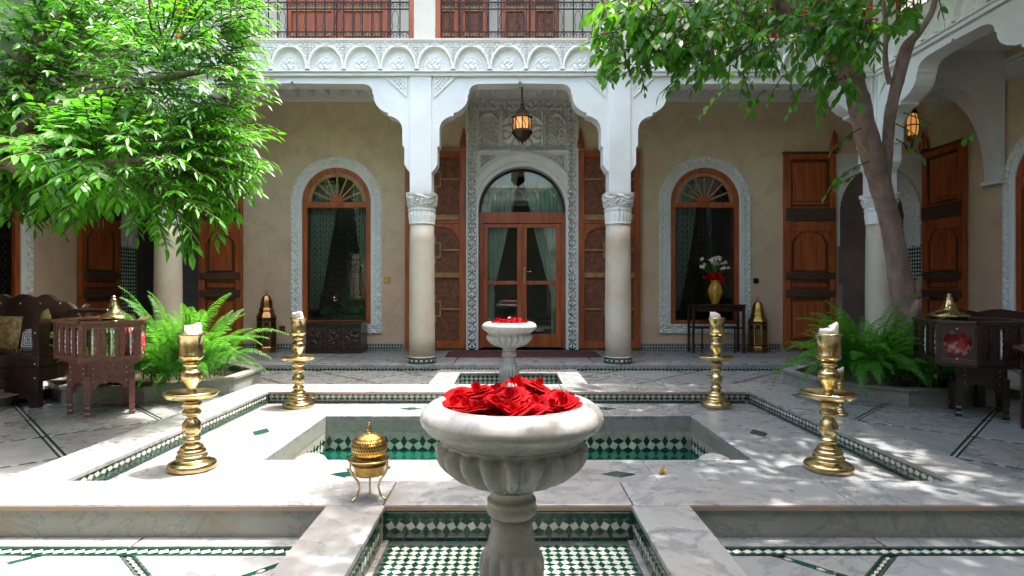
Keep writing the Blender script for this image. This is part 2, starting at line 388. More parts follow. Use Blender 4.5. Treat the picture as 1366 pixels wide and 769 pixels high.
# ================================================================== THE SETTING: ground, court floor, portico floors
ZR, ZD, ZP = .16, .04, .08          # rim, pool deck, portico floor heights
WX0, WX1, WY = -7.03, 7.5, 10.8     # walls
AX0, AX1, AY = -5.08, 5.55, 8.8     # arcade planes
g = MB(); g.box(-60, 60, -60, 80, -1.2, -1.0); struct('ground', g, 'soil')
# court bed, with holes for the pool
f = MB()
for r_ in (rect(AX0-.3, -2.45, -3, 8.72), rect(2.45, AX1+.3, -3, 8.72), rect(-2.45, 2.45, 6.2, 8.72), rect(-2.45, 2.45, -3, 3.1)):
    f.slab(r_, -.30, -.012)
court = struct('court_floor', f, 'dgrout')
slots = [((AX0-.2, -2.72), (-2.6, 8.72)), ((2.72, AX1+.2), (-2.6, 8.72)), ((-2.72, -.87), (6.5, 8.72)), ((.87, 2.72), (6.5, 8.72)), ((-.87, .87), (7.7, 8.72)), ((-2.72, -.87), (-2.6, 2.89)), ((.87, 2.72), (-2.6, 2.89))]
P_, H_ = 1.2, .028
def lattice(parent, regions, z, off1=1.1, off2=1.4, wide=.05, thin=.044, ymin=1.6, strips=True, mats=('marble', 'marble2'), frontband=None):
    k = 0
    for (x0, x1), (y0, y1) in regions:
        reg = rect(x0, x1, max(y0, ymin), y1)
        for i in range(-14, 16):
            for j in range(-4, 18):
                # cell: a = y-|x| in [off1+i*P, +P], b = y+|x| in [...]; mirrored lattice by side
                sgn = 1 if (x0+x1) >= 0 else -1
                a0 = off1+i*P_+wide*.75; a1 = off1+(i+1)*P_-wide*.75; b0 = off2+j*P_+thin*.7; b1 = off2+(j+1)*P_-thin*.7
                poly = [((b-a)/2*sgn, (a+b)/2) for a, b in ((a0, b0), (a0, b1), (a1, b1), (a1, b0))]
                if sgn < 0: poly = poly[::-1]
                if sum(1 for _ in [0]) and area(poly) > 0:
                    s_ = sum(poly[q][0]*poly[(q+1) % 4][1]-poly[(q+1) % 4][0]*poly[q][1] for q in range(4))
                    if s_ < 0: poly = poly[::-1]
                c = clip(poly, reg)
                if c and area(c) > .012:
                    sub = [c]
                    if area(c) > .45:      # long slabs are cut once
                        cx = sum(p[0] for p in c)/len(c); 
                        A = [p for p in [clip(c, rect(-20, cx-.002, -20, 30)), clip(c, rect(cx+.002, 20, -20, 30))] if p]
                        if (i+j) % 3 == 0: sub = A
                    for q in sub:
                        MB().slab(q, z-.03, z-random.random()*.0012).build('marble_slab', mats[k % 2 if random.random() < .5 else 0], parent); k += 1
def strip_tiles(parent, regions, z, off1, off2, wide, thin, ymin):
    """green and white mosaic strips of the lattice: small bow-tie pieces"""
    G = []; Wt = []
    def inside(x, y): return any(x0+.01 < x < x1-.01 and max(y0, ymin)+.01 < y < y1-.01 for (x0, x1), (y0, y1) in regions)
    for sgn in (-1, 1):
        for kind in (0, 1):
            for k in range(-6, 18):
                off = (off1 if kind == 0 else off2)+k*P_; wd = wide if kind == 0 else thin
                d = Vector((sgn, 1, 0)).normalized() if kind == 0 else Vector((-sgn, 1, 0)).normalized()
                nrm = Vector((-d.y, d.x, 0)); st = .045
                p0 = Vector((0, off, 0))
                for q in range(-260, 300):
                    p = p0+d*(q*st)
                    if p.x*sgn < 0 or not inside(p.x, p.y): continue
                    if p.y < ymin or p.y > 8.75: continue
                    if kind == 0:
                        for sd_ in (-1, 1):
                            c = p+nrm*sd_*wd*.55; M3 = np.array([[d.x*st, nrm.x*wd*.36, 0], [d.y*st, nrm.y*wd*.36, 0], [0, 0, 1]])
                            G.append((M3, (c.x, c.y, z-.0065)))
                        M3 = np.array([[d.x*st, nrm.x*wd*.6, 0], [d.y*st, nrm.y*wd*.6, 0], [0, 0, 1]]); Wt.append((M3, (p.x, p.y, z-.007)))
                    else:
                        M3 = np.array([[d.x*st, nrm.x*wd, 0], [d.y*st, nrm.y*wd, 0], [0, 0, 1]])
                        
                        if q % 3: G.append((M3, (p.x, p.y, z-.0065)))
                        else: Wt.append((M3*np.array([[.8, .8, 1]]), (p.x, p.y, z-.0065)))
    bulk('green_strip_tiles', UP['SQ'].v, UP['SQ'].f, [m for m, p in G], [p for m, p in G], 'green', parent, smooth=False)
    bulk('white_strip_tiles', [(a*.9, b*.9, c) for a, b, c in UP['H'].v], UP['H'].f, [m for m, p in Wt], [p for m, p in Wt], 'wtile', parent, smooth=False)
back_slots = slots[:5]; front_slots = slots[5:]
lattice(court, back_slots, 0, ymin=2.2)
strip_tiles(court, back_slots, 0, 1.1, 1.4, .05, .044, 2.2)
# near floor, in front of the raised curb: cross band parallel to the curb + slabs
for sg in (-1, 1):
    for (a, b) in ((.875, 1.75), (1.76, 2.72)):
        for y0, y1 in ((2.785, 2.885),):
            MB().slab(rect(min(sg*a, sg*b), max(sg*a, sg*b), y0, y1), -.03, 0).build('marble_slab', 'marble', court)
    regs = [((.875, 2.72) if sg > 0 else (-2.72, -.875), (1.2, 2.69))]
    lattice(court, regs, 0, off1=.98, off2=1.5+.9*(sg < 0), ymin=1.2)
    strip_tiles(court, regs, 0, .98, 1.5+.9*(sg < 0), .05, .044, 1.2)
# the band itself: individual green and white pieces
for sg in (-1, 1):
    n = 38
    for i in range(n):
        x = sg*(.90+i*.048)
        if i < 38:
            for dy, kx in ((2.705, 'a'), (2.77, 'b')):
                put('green_tile', UM[('SQ', 'green')], court, mw=Matrix.Translation((x, dy, -.0065)) @ Matrix.Diagonal((.046, .017, 1, 1)))
            sh = Matrix(((.046, .03, 0, 0), (0, .042, 0, 0), (0, 0, 1, 0), (0, 0, 0, 1)))
            put('white_tile', UM[('SQ', 'wtile')], court, mw=Matrix.Translation((x, 2.7375, -.0065)) @ Matrix.Rotation(.5, 4, 'Z') @ Matrix.Diagonal((.040, .030, 1, 1)))

# portico floors (U shape), step with tiled riser
pf = MB()
for r_ in (rect(WX0, WX1, 8.76, 11.6), rect(WX0, AX0-.25, -3, 8.755), rect(AX1+.25, WX1, -3, 8.755)): pf.slab(r_, -.3, ZP-.012)
port = struct('portico_floor', pf, 'dgrout')
for (x0, x1), (y0, y1) in (((WX0+.02, WX1-.02), (8.90, 10.78)),):
    for i in range(-3, 4):
        cxp = .24+i*2.1
        for j in range(2):
            yy0 = 8.90+j*.95; yy1 = yy0+.93; xa, xb = max(cxp-1.05, x0), min(cxp+1.05, x1)
            if xb <= xa: continue
            c = ((xa+xb)/2, (yy0+yy1)/2); cor = [(xa, yy0), (xb, yy0), (xb, yy1), (xa, yy1)]
            for k in range(4):
                p, q = cor[k], cor[(k+1) % 4]; tri = [p, q, c]; m_ = (sum(t[0] for t in tri)/3, sum(t[1] for t in tri)/3)
                tri = [(m_[0]+(t[0]-m_[0])*.96, m_[1]+(t[1]-m_[1])*.93) for t in tri]
                MB().slab(tri, .05, ZP).build('marble_slab', 'marble2' if k % 2 else 'marble', port)
x = WX0+2.0
while x < AX1+.2:
    x1 = min(x+.95, AX1+.25); MB().slab(rect(x, x1-.004, 8.72, 8.885), .04, ZP+.004).build('step_nosing', 'marble', port, bevel=.006); x = x1
MB().box(AX0-.2, AX1+.2, 8.735, 8.76, -.1, .04).build('step_riser', 'grout', port)
zel(port, (AX0, 8.734, .012), (1, 0, 0), (0, 0, 1), 190, 2, .056, .05, parts=False)
for sx, xw in ((-1, AX0), (1, AX1)):
    for j in range(9):
        yy = 8.72-j*.95
        xa, xb = (WX0+.05, AX0-.05) if sx < 0 else (AX1+.05, WX1-.05)
        MB().slab(rect(xa, xb, yy-.94, yy), .0, ZP).build('marble_slab', 'marble2' if j % 2 else 'marble', port)

# ================================================================== the sunken pool with its raised curb
pool = thing('courtyard_pool', 'marble pool with raised curb, sunken deck and green zellige walls in the court centre', 'pool', (0, 4.7, 0))
OX = Matrix.Translation((0, -4.7, 0))
def PB(mb, name, mat, bevel=0, kind=None, label=None):
    o = mb.build(name, mat, pool, bevel, kind=kind, label=label); o.location = (0, -4.7, 0); return o
RI, RO = 2.42, 2.72; Y0, Y1, Y2, Y3 = 2.89, 3.24, 6.03, 6.5
def curb_run(x0, x1, y0, y1, n, axis):
    for i in range(n):
        if axis == 'x':
            a = x0+(x1-x0)*i/n; b = x0+(x1-x0)*(i+1)/n; m = MB().box(a+.0025, b-.0025, y0, y1, ZR-.03, ZR)
        else:
            a = y0+(y1-y0)*i/n; b = y0+(y1-y0)*(i+1)/n; m = MB().box(x0, x1, a+.0025, b-.0025, ZR-.03, ZR)
        PB(m, 'curb_slab', 'marble', .006)
# front rim stretches wide past the pool
curb_run(-6.0, -2.76, Y0-.015, Y1, 2, 'x') if False else None
curb_run(-2.75, -.60, Y0-.012, Y1, 2, 'x'); curb_run(-.60, .60, Y0-.012, Y1, 1, 'x'); curb_run(.60, 2.75, Y0-.012, Y1, 2, 'x')
curb_run(-2.75, -RI+.012, Y1, Y2, 3, 'y'); curb_run(RI-.012, 2.75, Y1, Y2, 3, 'y')
curb_run(-2.75, 2.75, Y2-.012, Y3, 5, 'x')
b = MB(); b.box(-2.73, 2.73, Y0, Y1-.01, -.2, ZR-.031); PB(b, 'curb_wall', 'face')
b = MB(); b.box(-2.73, -RI, Y1-.01, Y2+.01, -.2, ZR-.031); b.box(RI, 2.73, Y1-.01, Y2+.01, -.2, ZR-.031); b.box(-2.73, 2.73, Y2+.01, Y3-.01, -.2, ZR-.031); PB(b, 'curb_wall', 'grout')
for xa, xb, yy in ((-2.75, -.875, Y0), (.875, 2.75, Y0), (-.6, .6, Y0), (-2.4, 2.4, Y2)): PB(MB().box(xa, xb, yy-.0145, yy-.012, ZR-.028, ZR-.007), 'weathered_edge', 'edge')
# tiled inner faces
class _P: pass
def pz(org): return (org[0], org[1]-4.7, org[2])
zel(pool, pz((-RI+.01, Y2+.008, ZD+.048)), (1, 0, 0), (0, 0, 1), 86, 2, .0565, .038, parts=False)
row(pool, pz((-RI, Y2+.008, ZD+.002)), (1, 0, 0), (0, 0, 1), 96, .05, .022, parts=False)
for sg in (-1, 1):
    x = sg*(RI-.002); uu = (0, 1, 0) if sg < 0 else (0, -1, 0); ys = Y1 if sg < 0 else Y2
    zel(pool, pz((x, ys+(.03 if sg < 0 else -.03), ZD+.048)), uu, (0, 0, 1), 49, 2, .0565, .038, parts=True)
    row(pool, pz((x, ys, ZD+.002)), uu, (0, 0, 1), 55, .05, .022, parts=True)
# deck: mitred marble slabs round the water
PX, PY0, PY1 = 1.65, 4.05, 5.43
dk = [[(-RI, Y1), (-.8, Y1), (-.8, PY0), (-PX, PY0)], [(-.797, Y1), (.9, Y1), (.9, PY0), (-.797, PY0)], [(.903, Y1), (RI, Y1), (PX, PY0), (.903, PY0)],
      [(-RI, Y1+.005), (-PX, PY0+.003), (-PX, PY1), (-RI, Y2)], [(RI, Y1+.005), (RI, Y2), (PX, PY1), (PX, PY0+.003)],
      [(-PX, PY1+.003), (-.6, PY1+.003), (-.6, Y2+.005), (-RI, Y2+.005)], [(-.597, PY1+.003), (.6, PY1+.003), (.6, Y2+.005), (-.597, Y2+.005)], [(.603, PY1+.003), (PX, PY1+.003), (RI, Y2+.005), (.603, Y2+.005)]]
for q in dk: PB(MB().slab(q, ZD-.035, ZD), 'deck_slab', 'marble')
b = MB()
for r_ in (rect(-2.45, 2.45, Y1-.1, PY0-.002), rect(-2.45, -PX-.002, PY0-.002, PY1+.002), rect(PX+.002, 2.45, PY0-.002, PY1+.002), rect(-2.45, 2.45, PY1+.002, 6.2)): b.slab(r_, -.19, ZD-.038)
PB(b, 'deck_bed', 'grout')
for (cx, cy, rx, ry) in ((-1.99, 4.83, .07, .12), (2.0, 4.79, .07, .12), (.685, 3.73, .11, .065), (-1.0, 3.73, .11, .065), (-.93, 5.76, .11, .065), (.93, 5.76, .11, .065)):
    PB(MB().slab([(cx-rx, cy), (cx, cy-ry), (cx+rx, cy), (cx, cy+ry)], ZD-.01, ZD+.004), 'green_inset', 'green')
# basin: marble collar, tiled wall, turquoise bottom
PBm = MB()
t_ = .12
for r_ in (rect(-PX-t_, PX+t_, PY0-t_, PY0), rect(-PX-t_, PX+t_, PY1, PY1+t_), rect(-PX-t_, -PX, PY0, PY1), rect(PX, PX+t_, PY0, PY1)): PBm.slab(r_, -.095, ZD-.036, .0)
PB(PBm, 'basin_collar', 'face')
PBm = MB()
for r_ in (rect(-PX-t_, PX+t_, PY0-t_, PY0-.006), rect(-PX-t_, PX+t_, PY1+.006, PY1+t_), rect(-PX-t_, -PX-.006, PY0, PY1), rect(PX+.006, PX+t_, PY0, PY1)): PBm.slab(r_, -.9, -.0955, .0)
PB(PBm, 'basin_wall', 'grout')
PB(MB().box(-PX-t_, PX+t_, PY0-t_, PY1+t_, -.95, -.9), 'basin_bottom', 'basin')
s = .0845
zel(pool, pz((-PX+.03, PY1+.004, -.355)), (1, 0, 0), (0, 0, 1), 39, 3, s, s, parts=True)
zel(pool, pz((-PX-.004, PY0+.04, -.355)), (0, 1, 0), (0, 0, 1), 16, 3, s, s, parts=True)
zel(pool, pz((PX+.004, PY1-.04, -.355)), (0, -1, 0), (0, 0, 1), 16, 3, s, s, parts=True)
row(pool, pz((-PX, PY1+.004, -.52)), (1, 0, 0), (0, 0, 1), 33, .1, .1, 'green', parts=False)
water = MB().slab(rect(-PX+.0, PX-.0, PY0+.0, PY1-.0), -.272, -.27, 0); water = struct('pool_water', water, 'water')

# near channel and its far twin: marble frames with mosaic floor
def channel(name, label, y0, y1, near):
    t = thing(name, label, 'water channel', (0, (y0+y1)/2, 0), group='marble framed mosaic channels')
    yc = (y0+y1)/2
    def B(m, nm, mat, bevel=0):
        o = m.build(nm, mat, t, bevel); o.location = (0, -yc, 0); return o
    ci, co = .60, .87
    ya, yb = (y0, y1)
    ny = 2
    fy = ya+.05 if near else ya
    for sg in (-1, 1):
        for i in range(ny):
            a = ya+(yb-ya)*i/ny; bb = ya+(yb-ya)*(i+1)/ny
            B(MB().box(sg*(ci-.01), sg*co, a+.0025, bb-.0025, ZR-.03, ZR), 'curb_slab', 'marble', .006)
        B(MB().box(sg*ci, sg*(co-.012), ya, yb, -.2, ZR-.031), 'curb_wall', 'face')
    if not near:
        B(MB().box(-co, co, yb+.0015, yb+.3, ZR-.03, ZR), 'curb_slab', 'marble', .006)
        B(MB().box(-co+.01, co-.01, yb+.004, yb+.29, -.2, ZR-.031), 'curb_wall', 'face')
    B(MB().box(-ci, ci, ya, yb-.004, -.1, -.016), 'mosaic_bed', 'grout')
    return t, yc
near, nyc = channel('mosaic_channel', 'near channel framed in white marble with green and white mosaic floor in the foreground', 1.1, 2.876, True)
far, fyc = channel('mosaic_channel', 'far channel framed in white marble behind the pool, below the entrance door', 6.505, 7.36, False)
zel(near, (-.545, 2.40-nyc, -.0155), (1, 0, 0), (0, 1, 0), 25, 10, .0455, .0455, parts=True)
zel(near, (-.545, 1.5-nyc, -.0155), (1, 0, 0), (0, 1, 0), 25, 19, .0455, .0455, parts=False)
# far wall of the near channel (the curb face): green rows + two rows of rhombi
ch = near; fy = 2.876-nyc
MB().box(-.6, .6, fy+.001, fy+.010, -.02, .125).build('wall_backing', 'grout', near)
row(near, (-.6, fy, .095), (1, 0, 0), (0, 0, 1), 40, .03, .03, 'green')
zel(near, (-.59, fy, .035), (1, 0, 0), (0, 0, 1), 25, 2, .049, .047, parts=True)
row(near, (-.6, fy, -.014), (1, 0, 0), (0, 0, 1), 24, .05, .022, 'green')
for sg in (-1, 1):
    x = sg*(.6-.001); uu = (0, 1, 0) if sg < 0 else (0, -1, 0); ys = (1.3 if sg < 0 else 2.87)-nyc
    zel(near, (x, ys, .035), uu, (0, 0, 1), 31, 2, .049, .047, parts=True)
    row(near, (x, ys, .095), uu, (0, 0, 1), 38, .04, .028, 'green')
    MB().box(sg*.57, sg*.598, 1.3-nyc, 2.87-nyc, -.016, -.006).build('edge_strip', 'marble', near)
zel(far, (-.59, 7.358-fyc, .02), (1, 0, 0), (0, 0, 1), 22, 3, .056, .045, parts=True)
row(far, (-.6, 7.358-fyc, -.014), (1, 0, 0), (0, 0, 1), 24, .05, .022, 'green', parts=False)
for sg in (-1, 1):
    x = sg*.599; uu = (0, 1, 0) if sg < 0 else (0, -1, 0)
    zel(far, (x, (6.53 if sg < 0 else 7.34)-fyc, .02), uu, (0, 0, 1), 15, 3, .056, .045, parts=False)

# ================================================================== relief patterns (heights 0..1)
def ss(x, a, b): t = np.clip((x-a)/(b-a), 0, 1); return t*t*(3-2*t)
def star(u, v, k):
    s_ = 0
    for i in range(4): s_ = s_+np.cos(2*PI*k*(u*math.cos(i*PI/4)+v*math.sin(i*PI/4)))
    return ss(np.abs(s_/4), .10, .22)
def scroll(u, v, k):
    a = np.sin(2*PI*k*u+1.9*np.sin(2*PI*k*v*.8)); c = np.cos(2*PI*k*v+1.9*np.sin(2*PI*k*u*.8+1)); return ss(np.abs(a*c), .12, .32)
def chev(s_, t, k):            # band ornament: s along, t across 0..1
    z = np.abs(((s_*k) % 1)-.5)*2; d = np.abs(t-.5)*2
    e = (ss(np.abs(z-d), .10, .28)); f_ = ss(np.abs(t-.5), .0, .09)
    edge = ss(np.abs(t-.08), .03, .07)*ss(np.abs(t-.92), .03, .07)
    return np.where((t < .13) | (t > .87), 1-edge*.9, e*f_*.95)
def hf(xs, zs, H, depth, y0=0, mask=None):
    X, Z = np.meshgrid(xs, zs, indexing='ij'); P = np.stack([X, y0-H*depth, Z], -1)
    return MB().grid(P, mask)

# ------------------------------------------------------------------ joinery
def arch_pts(cx, w_, z0, zs, n=24, k=1.0):     # closed outline: bottom-left, up, arch, down
    return [(cx-w_, z0)]+[(cx+w_*math.cos(PI-PI*i/n), zs+w_*k*math.sin(PI*i/n)) for i in range(n+1)]+[(cx+w_, z0)]
def surround(parent, cx, r0, r1, z0, zs, bottom=True, k=6.0, name='stucco_surround', dep=.032, foot=None):
    # band following jamb - arch - jamb
    L1 = zs-z0; La = PI*(r0+r1)/2; S = 2*L1+La; ns = int(S/.011); ntt = int((r1-r0)/.0105)+1
    s_ = np.linspace(0, S, ns); t = np.linspace(0, 1, ntt); Sg, Tg = np.meshgrid(s_, t, indexing='ij')
    rr = r0+(r1-r0)*Tg; ang = np.clip((Sg-L1)/La, 0, 1)*PI
    X = cx-np.cos(ang)*rr; Z = np.where(Sg < L1, z0+Sg, np.where(Sg > L1+La, zs-(Sg-L1-La), zs+np.sin(ang)*rr))
    tt = (Tg-.22)/.78; H = np.where(Tg < .22, .55, chev(Sg, np.clip(tt, 0, 1), k))
    H = np.where(Tg > .995, -1.0, H); H = np.where(Tg < .005, -.5, H)
    P = np.stack([X, -.012-H*dep, Z], -1); m = MB().grid(P[:, ::-1])
    if bottom:
        xs = np.linspace(cx-r1, cx+r1, int(2*r1/.011)); zz = np.linspace(z0-(r1-r0)*.9, z0, 16); Xg, Zg = np.meshgrid(xs, zz, indexing='ij')
        T2 = (Zg-zz[0])/(zz[-1]-zz[0]); H = chev(Xg, 1-T2, k); H = np.where((T2 < .01), -1, H); m.grid(np.stack([Xg, -.0125-H*dep, Zg], -1))
    return m.build(name, 'stucco', parent)
def curtain(parent, x0, x1, z0, z1, y, gather=0, folds=7, name='curtain', mat='curt'):
    nx, nz = 60, 16; P = np.zeros((nx, nz, 3))
    for i in range(nx):
        u = i/(nx-1)
        for j in range(nz):
            v = j/(nz-1); xe = x0+(x1-x0)*u
            if gather: 
                q = (1-v)**1.3; xe = xe*(1-.72*q)+(x0 if gather < 0 else x1)*.72*q
            P[i, j] = (xe, y+.025*math.sin(u*folds*2*PI+v*1.5), z0+(z1-z0)*v)
    return MB().grid(P).build(name, mat, parent)
def window(parent, cx, z0=.55, zs=2.75, label=None, room=None, curt=(1, 1), dark=False):
    r_o, r_i = .62, .53
    m = MB(); m.holed(arch_pts(cx, r_o, z0, zs), [arch_pts(cx, r_i, z0+.07, zs)], .0, .10)
    m.box(cx-r_i, cx+r_i, .004, .09, zs-.10, zs-.005)
    win = m.build('window', 'wood', parent, label=label)
    surround(win, cx, .63, .82, z0, zs)
    MB().holed(arch_pts(cx, .635, z0-.0, zs), [arch_pts(cx, .618, z0+.001, zs)], -.02, .25).build('reveal', 'white', win)
    f1 = MB()
    for i in range(0, 25):
        pass
    MB().prism([(cx+.12*math.cos(PI*i/12), zs+.12*math.sin(PI*i/12)) for i in range(13)], .01, .07).build('fan_hub', 'wood', win)
    for i in range(1, 8):
        a = PI*i/8; p = (cx+.11*math.cos(a), .045, zs+.11*math.sin(a)); q = (cx+(r_i-.06)*math.cos(a), .045, zs+(r_i-.06)*math.sin(a))
        MB().bar(p, q, .028, .035, (0, 1, 0)).build('fan_spoke', 'woodl', win)
    MB().holed([(cx+(r_i+.01)*math.cos(PI*i/24), zs+(r_i+.01)*math.sin(PI*i/24)) for i in range(25)], [], .0, .0005) if False else None
    m = MB(); o1 = [(cx+r_i*math.cos(PI*i/24), zs+r_i*math.sin(PI*i/24)) for i in range(25)]; i1 = [(cx+(r_i-.07)*math.cos(PI*i/24), zs+(r_i-.07)*math.sin(PI*i/24)) for i in range(25)]
    for i in range(24): m.prism([o1[i], o1[i+1], i1[i+1], i1[i]], .02, .07)
    m.build('fan_rim', 'woodl', win)
    MB().prism(arch_pts(cx, r_i, z0+.07, zs), .062, .066).build('pane', 'glass', win)
    # wrought iron grille: bars and rows of arcs
    gz0, gz1 = z0+.09, zs-.12; W_ = .5; nb = 10; gm = MB(); sp = 2*W_/nb
    for i in range(nb+1): gm.bar((cx-W_+i*sp, .03, gz0), (cx-W_+i*sp, .03, gz1), .007, .007, (0, 1, 0))
    nr_ = int((gz1-gz0)/.1)
    for j in range(nr_+1):
        z = gz0+(gz1-gz0)*j/nr_; gm.bar((cx-W_, .03, z), (cx+W_, .03, z), .006, .006, (0, 1, 0))
    h = (gz1-gz0)/nr_
    for i in range(nb):
        for j in range(nr_):
            x = cx-W_+(i+.5)*sp; z = gz0+(j+.5)*h
            pts = [(x-sp*.5, .03, z-h*.5), (x-sp*.18, .03, z-h*.12), (x, .03, z+h*.42), (x+sp*.18, .03, z-h*.12), (x+sp*.5, .03, z-h*.5)]
            for a, b_ in zip(pts, pts[1:]): gm.bar(a, b_, .006, .006, (0, 1, 0))
    gm.build('grille', 'iron', win, kind='stuff')
    if curt[0]: curtain(win, cx-.55, cx-.02, z0+.25, zs+.35, .22, gather=-1)
    if curt[1]: curtain(win, cx+.22, cx+.55, z0+.6, zs+.35, .22, gather=1, folds=5)
    return win
def door_leaf(parent, x0, x1, z0, z1, style, hinge, y=0.0, label=None):
    """one tall folding leaf standing against a wall; hinge = +1/-1 side carrying the pivot cone"""
    W_ = x1-x0; y1 = y-.085; sw = .11
    m = MB(); m.box(x0+.01, x1-.01, y-.012, y-.035, z0+.01, z1-.01)
    lf = m.build('door_leaf', 'wood' if style == 'plain' else 'wood2', parent, label=label)
    for xa in (x0, x1-sw): MB().box(xa, xa+sw, y-.010, y1, z0, z1).build('stile', 'wood', lf, bevel=.005)
    hh = z1-z0
    def rail(za, zb, mat='wood', pr=0): MB().box(x0+sw+.001 if not pr else x0+.02, x1-sw-.001 if not pr else x1-.02, y-.012, y1-pr, za, zb).build('rail', mat, lf, bevel=.005)
    rail(z0, z0+.13); rail(z1-.10, z1)
    if style == 'plain':
        rail(z0+hh*.655, z0+hh*.72, 'woodd', .025); rail(z0+hh*.60, z0+hh*.654)
        ax0, ax1 = x0+sw, x1-sw; c = (ax0+ax1)/2; zt = z0+hh*.60; zsn = zt-.20; r = (ax1-ax0)/2
        poly = [(ax0+.001, zt), (ax0+.001, zsn)]+[(c-(r-.03)*math.cos(PI*i/16), zsn+.15*math.sin(PI*i/16)) for i in range(17)]+[(ax1-.001, zsn), (ax1-.001, zt)]
        MB().prism(poly, y-.012, y1+.022).build('arched_head', 'wood', lf)
        MB().prism(arch_pts(c, r-.075, z0+hh*.40, zsn-.03, 12, .8), y-.034, y-.060).build('panel', 'wood', lf, bevel=.016)
        rail(z0+hh*.355, z0+hh*.39, 'woodd', .02); rail(z0+hh*.265, z0+hh*.30, 'woodd', .02)
        MB().box(ax0+.05, ax1-.05, y-.034, y-.060, z0+.19, z0+hh*.24).build('panel', 'wood', lf, bevel=.016)
        MB().box(ax0+.05, ax1-.05, y-.034, y-.060, z0+hh*.755, z1-.15).build('panel', 'wood', lf, bevel=.016)
        for (pa, pb) in ((z0+.15, z0+hh*.255), (z0+hh*.735, z1-.12), (z0+hh*.31, z0+hh*.345)):  # dark beads, arched one too, added for contrast: painted shade at the panel edges
            MB().holed([(ax0+.004, pa), (ax1-.004, pa), (ax1-.004, pb), (ax0+.004, pb)], [[(ax0+.022, pa+.018), (ax1-.022, pa+.018), (ax1-.022, pb-.018), (ax0+.022, pb-.018)]], y-.034, y-.066).build('bead', 'woodd', lf)
        A1 = arch_pts(c, r-.045, z0+hh*.395, zsn-.03, 12, .8); A2 = arch_pts(c, r-.066, z0+hh*.395+.02, zsn-.03, 12, .8)
        MB().holed(A1, [A2], y-.034, y-.072).build('bead', 'woodd', lf)
        MB().box(x0-.015, x1+.015, y-.01, y1-.02, z1+.001, z1+.035).build('cap', 'woodd', lf)
    else:
        rail(z0+hh*.652, z0+hh*.68, 'woodl'); rail(z0+hh*.36, z0+hh*.385, 'woodl'); rail(z0+hh*.635, z0+hh*.65)
        ax0, ax1 = x0+sw, x1-sw; c = (ax0+ax1)/2; zt = z0+hh*.635; zsn = zt-.28; r = (ax1-ax0)/2
        poly = [(ax0+.001, zt), (ax0+.001, zsn)]+[(c-(r-.03)*math.cos(PI*i/16), zsn+.22*math.sin(PI*i/16)**.8) for i in range(17)]+[(ax1-.001, zsn), (ax1-.001, zt)]
        MB().prism(poly, y-.012, y1+.018).build('arched_head', 'wood', lf)
        for zc in (z0+hh*.86, z0+hh*.50, z0+hh*.20):        # key-shaped mouldings
            q = .13; m = MB(); t2 = .022
            for a, b_ in (((c-q*.7, zc-q), (c-q*.7, zc+q)), ((c+q*.7, zc-q), (c+q*.7, zc+q)), ((c-q*.7, zc-q), (c+q*.7, zc-q)), ((c-q*.7, zc+q), (c+q*.7, zc+q)), ((ax0, zc), (c-q*.7, zc)), ((c+q*.7, zc), (ax1, zc)), ((c, zc+q), (c, zc+q+.13)), ((c, zc-q-.13), (c, zc-q))):
                m.bar((a[0], y-.056, a[1]), (b_[0], y-.056, b_[1]), .035, t2, (0, 1, 0))
            m.build('moulding', 'woodl', lf)
        MB().box(x0-.01, x1+.01, y-.01, y1-.02, z1+.001, z1+.05).build('cap', 'woodl', lf)
    hx = x1-.05 if hinge > 0 else x0+.05
    MB().lathe([(.065, 0), (.075, .05), (.068, .12), (.045, .22), (.018, .34), (.003, .38)], 16, (hx+hinge*.02, y-.08, z1+.052)).build('pivot_cone', 'wood', lf)
    return lf

# ================================================================== back wall
bw = thing('back_wall', 'beige tadelakt back wall of the court with arched windows and the tall entrance door', 'wall', (0, WY, 0))
DC = .25; LWc, RWc = -3.09, 3.54
op_l, op_r = (-7.02+.02, -5.53), (5.95, 7.45)
outer = [(WX0-.2, 0), (op_l[0], 0), (op_l[0], 2.6)]
def portal(a, b): c = (a+b)/2; w_ = (b-a)/2; return [(a, .0)]+[(c-w_*math.cos(PI*i/20), 2.55+.84*math.sin(PI*i/20)) for i in range(21)]+[(b, .0)]
outer = [(WX0-.2, -.02)]+portal(*op_l)+[(DC-.81, 0)]+[(DC-.80*math.cos(PI*i/24), 2.59+.80*math.sin(PI*i/24)) for i in range(25)]+[(DC+.81, 0)]+portal(*op_r)+[(WX1+.2, -.02), (WX1+.2, 4.78), (WX0-.2, 4.78)]
holes = [arch_pts(c, .635, .52, 2.75) for c in (LWc, RWc)]
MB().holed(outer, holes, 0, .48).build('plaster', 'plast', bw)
window(bw, LWc, curt=(1, 1), label='left arched window with fan light and iron grille over a pale curtain')
window(bw, RWc, curt=(1, 0), label='right arched window with fan light and blue dark grille')
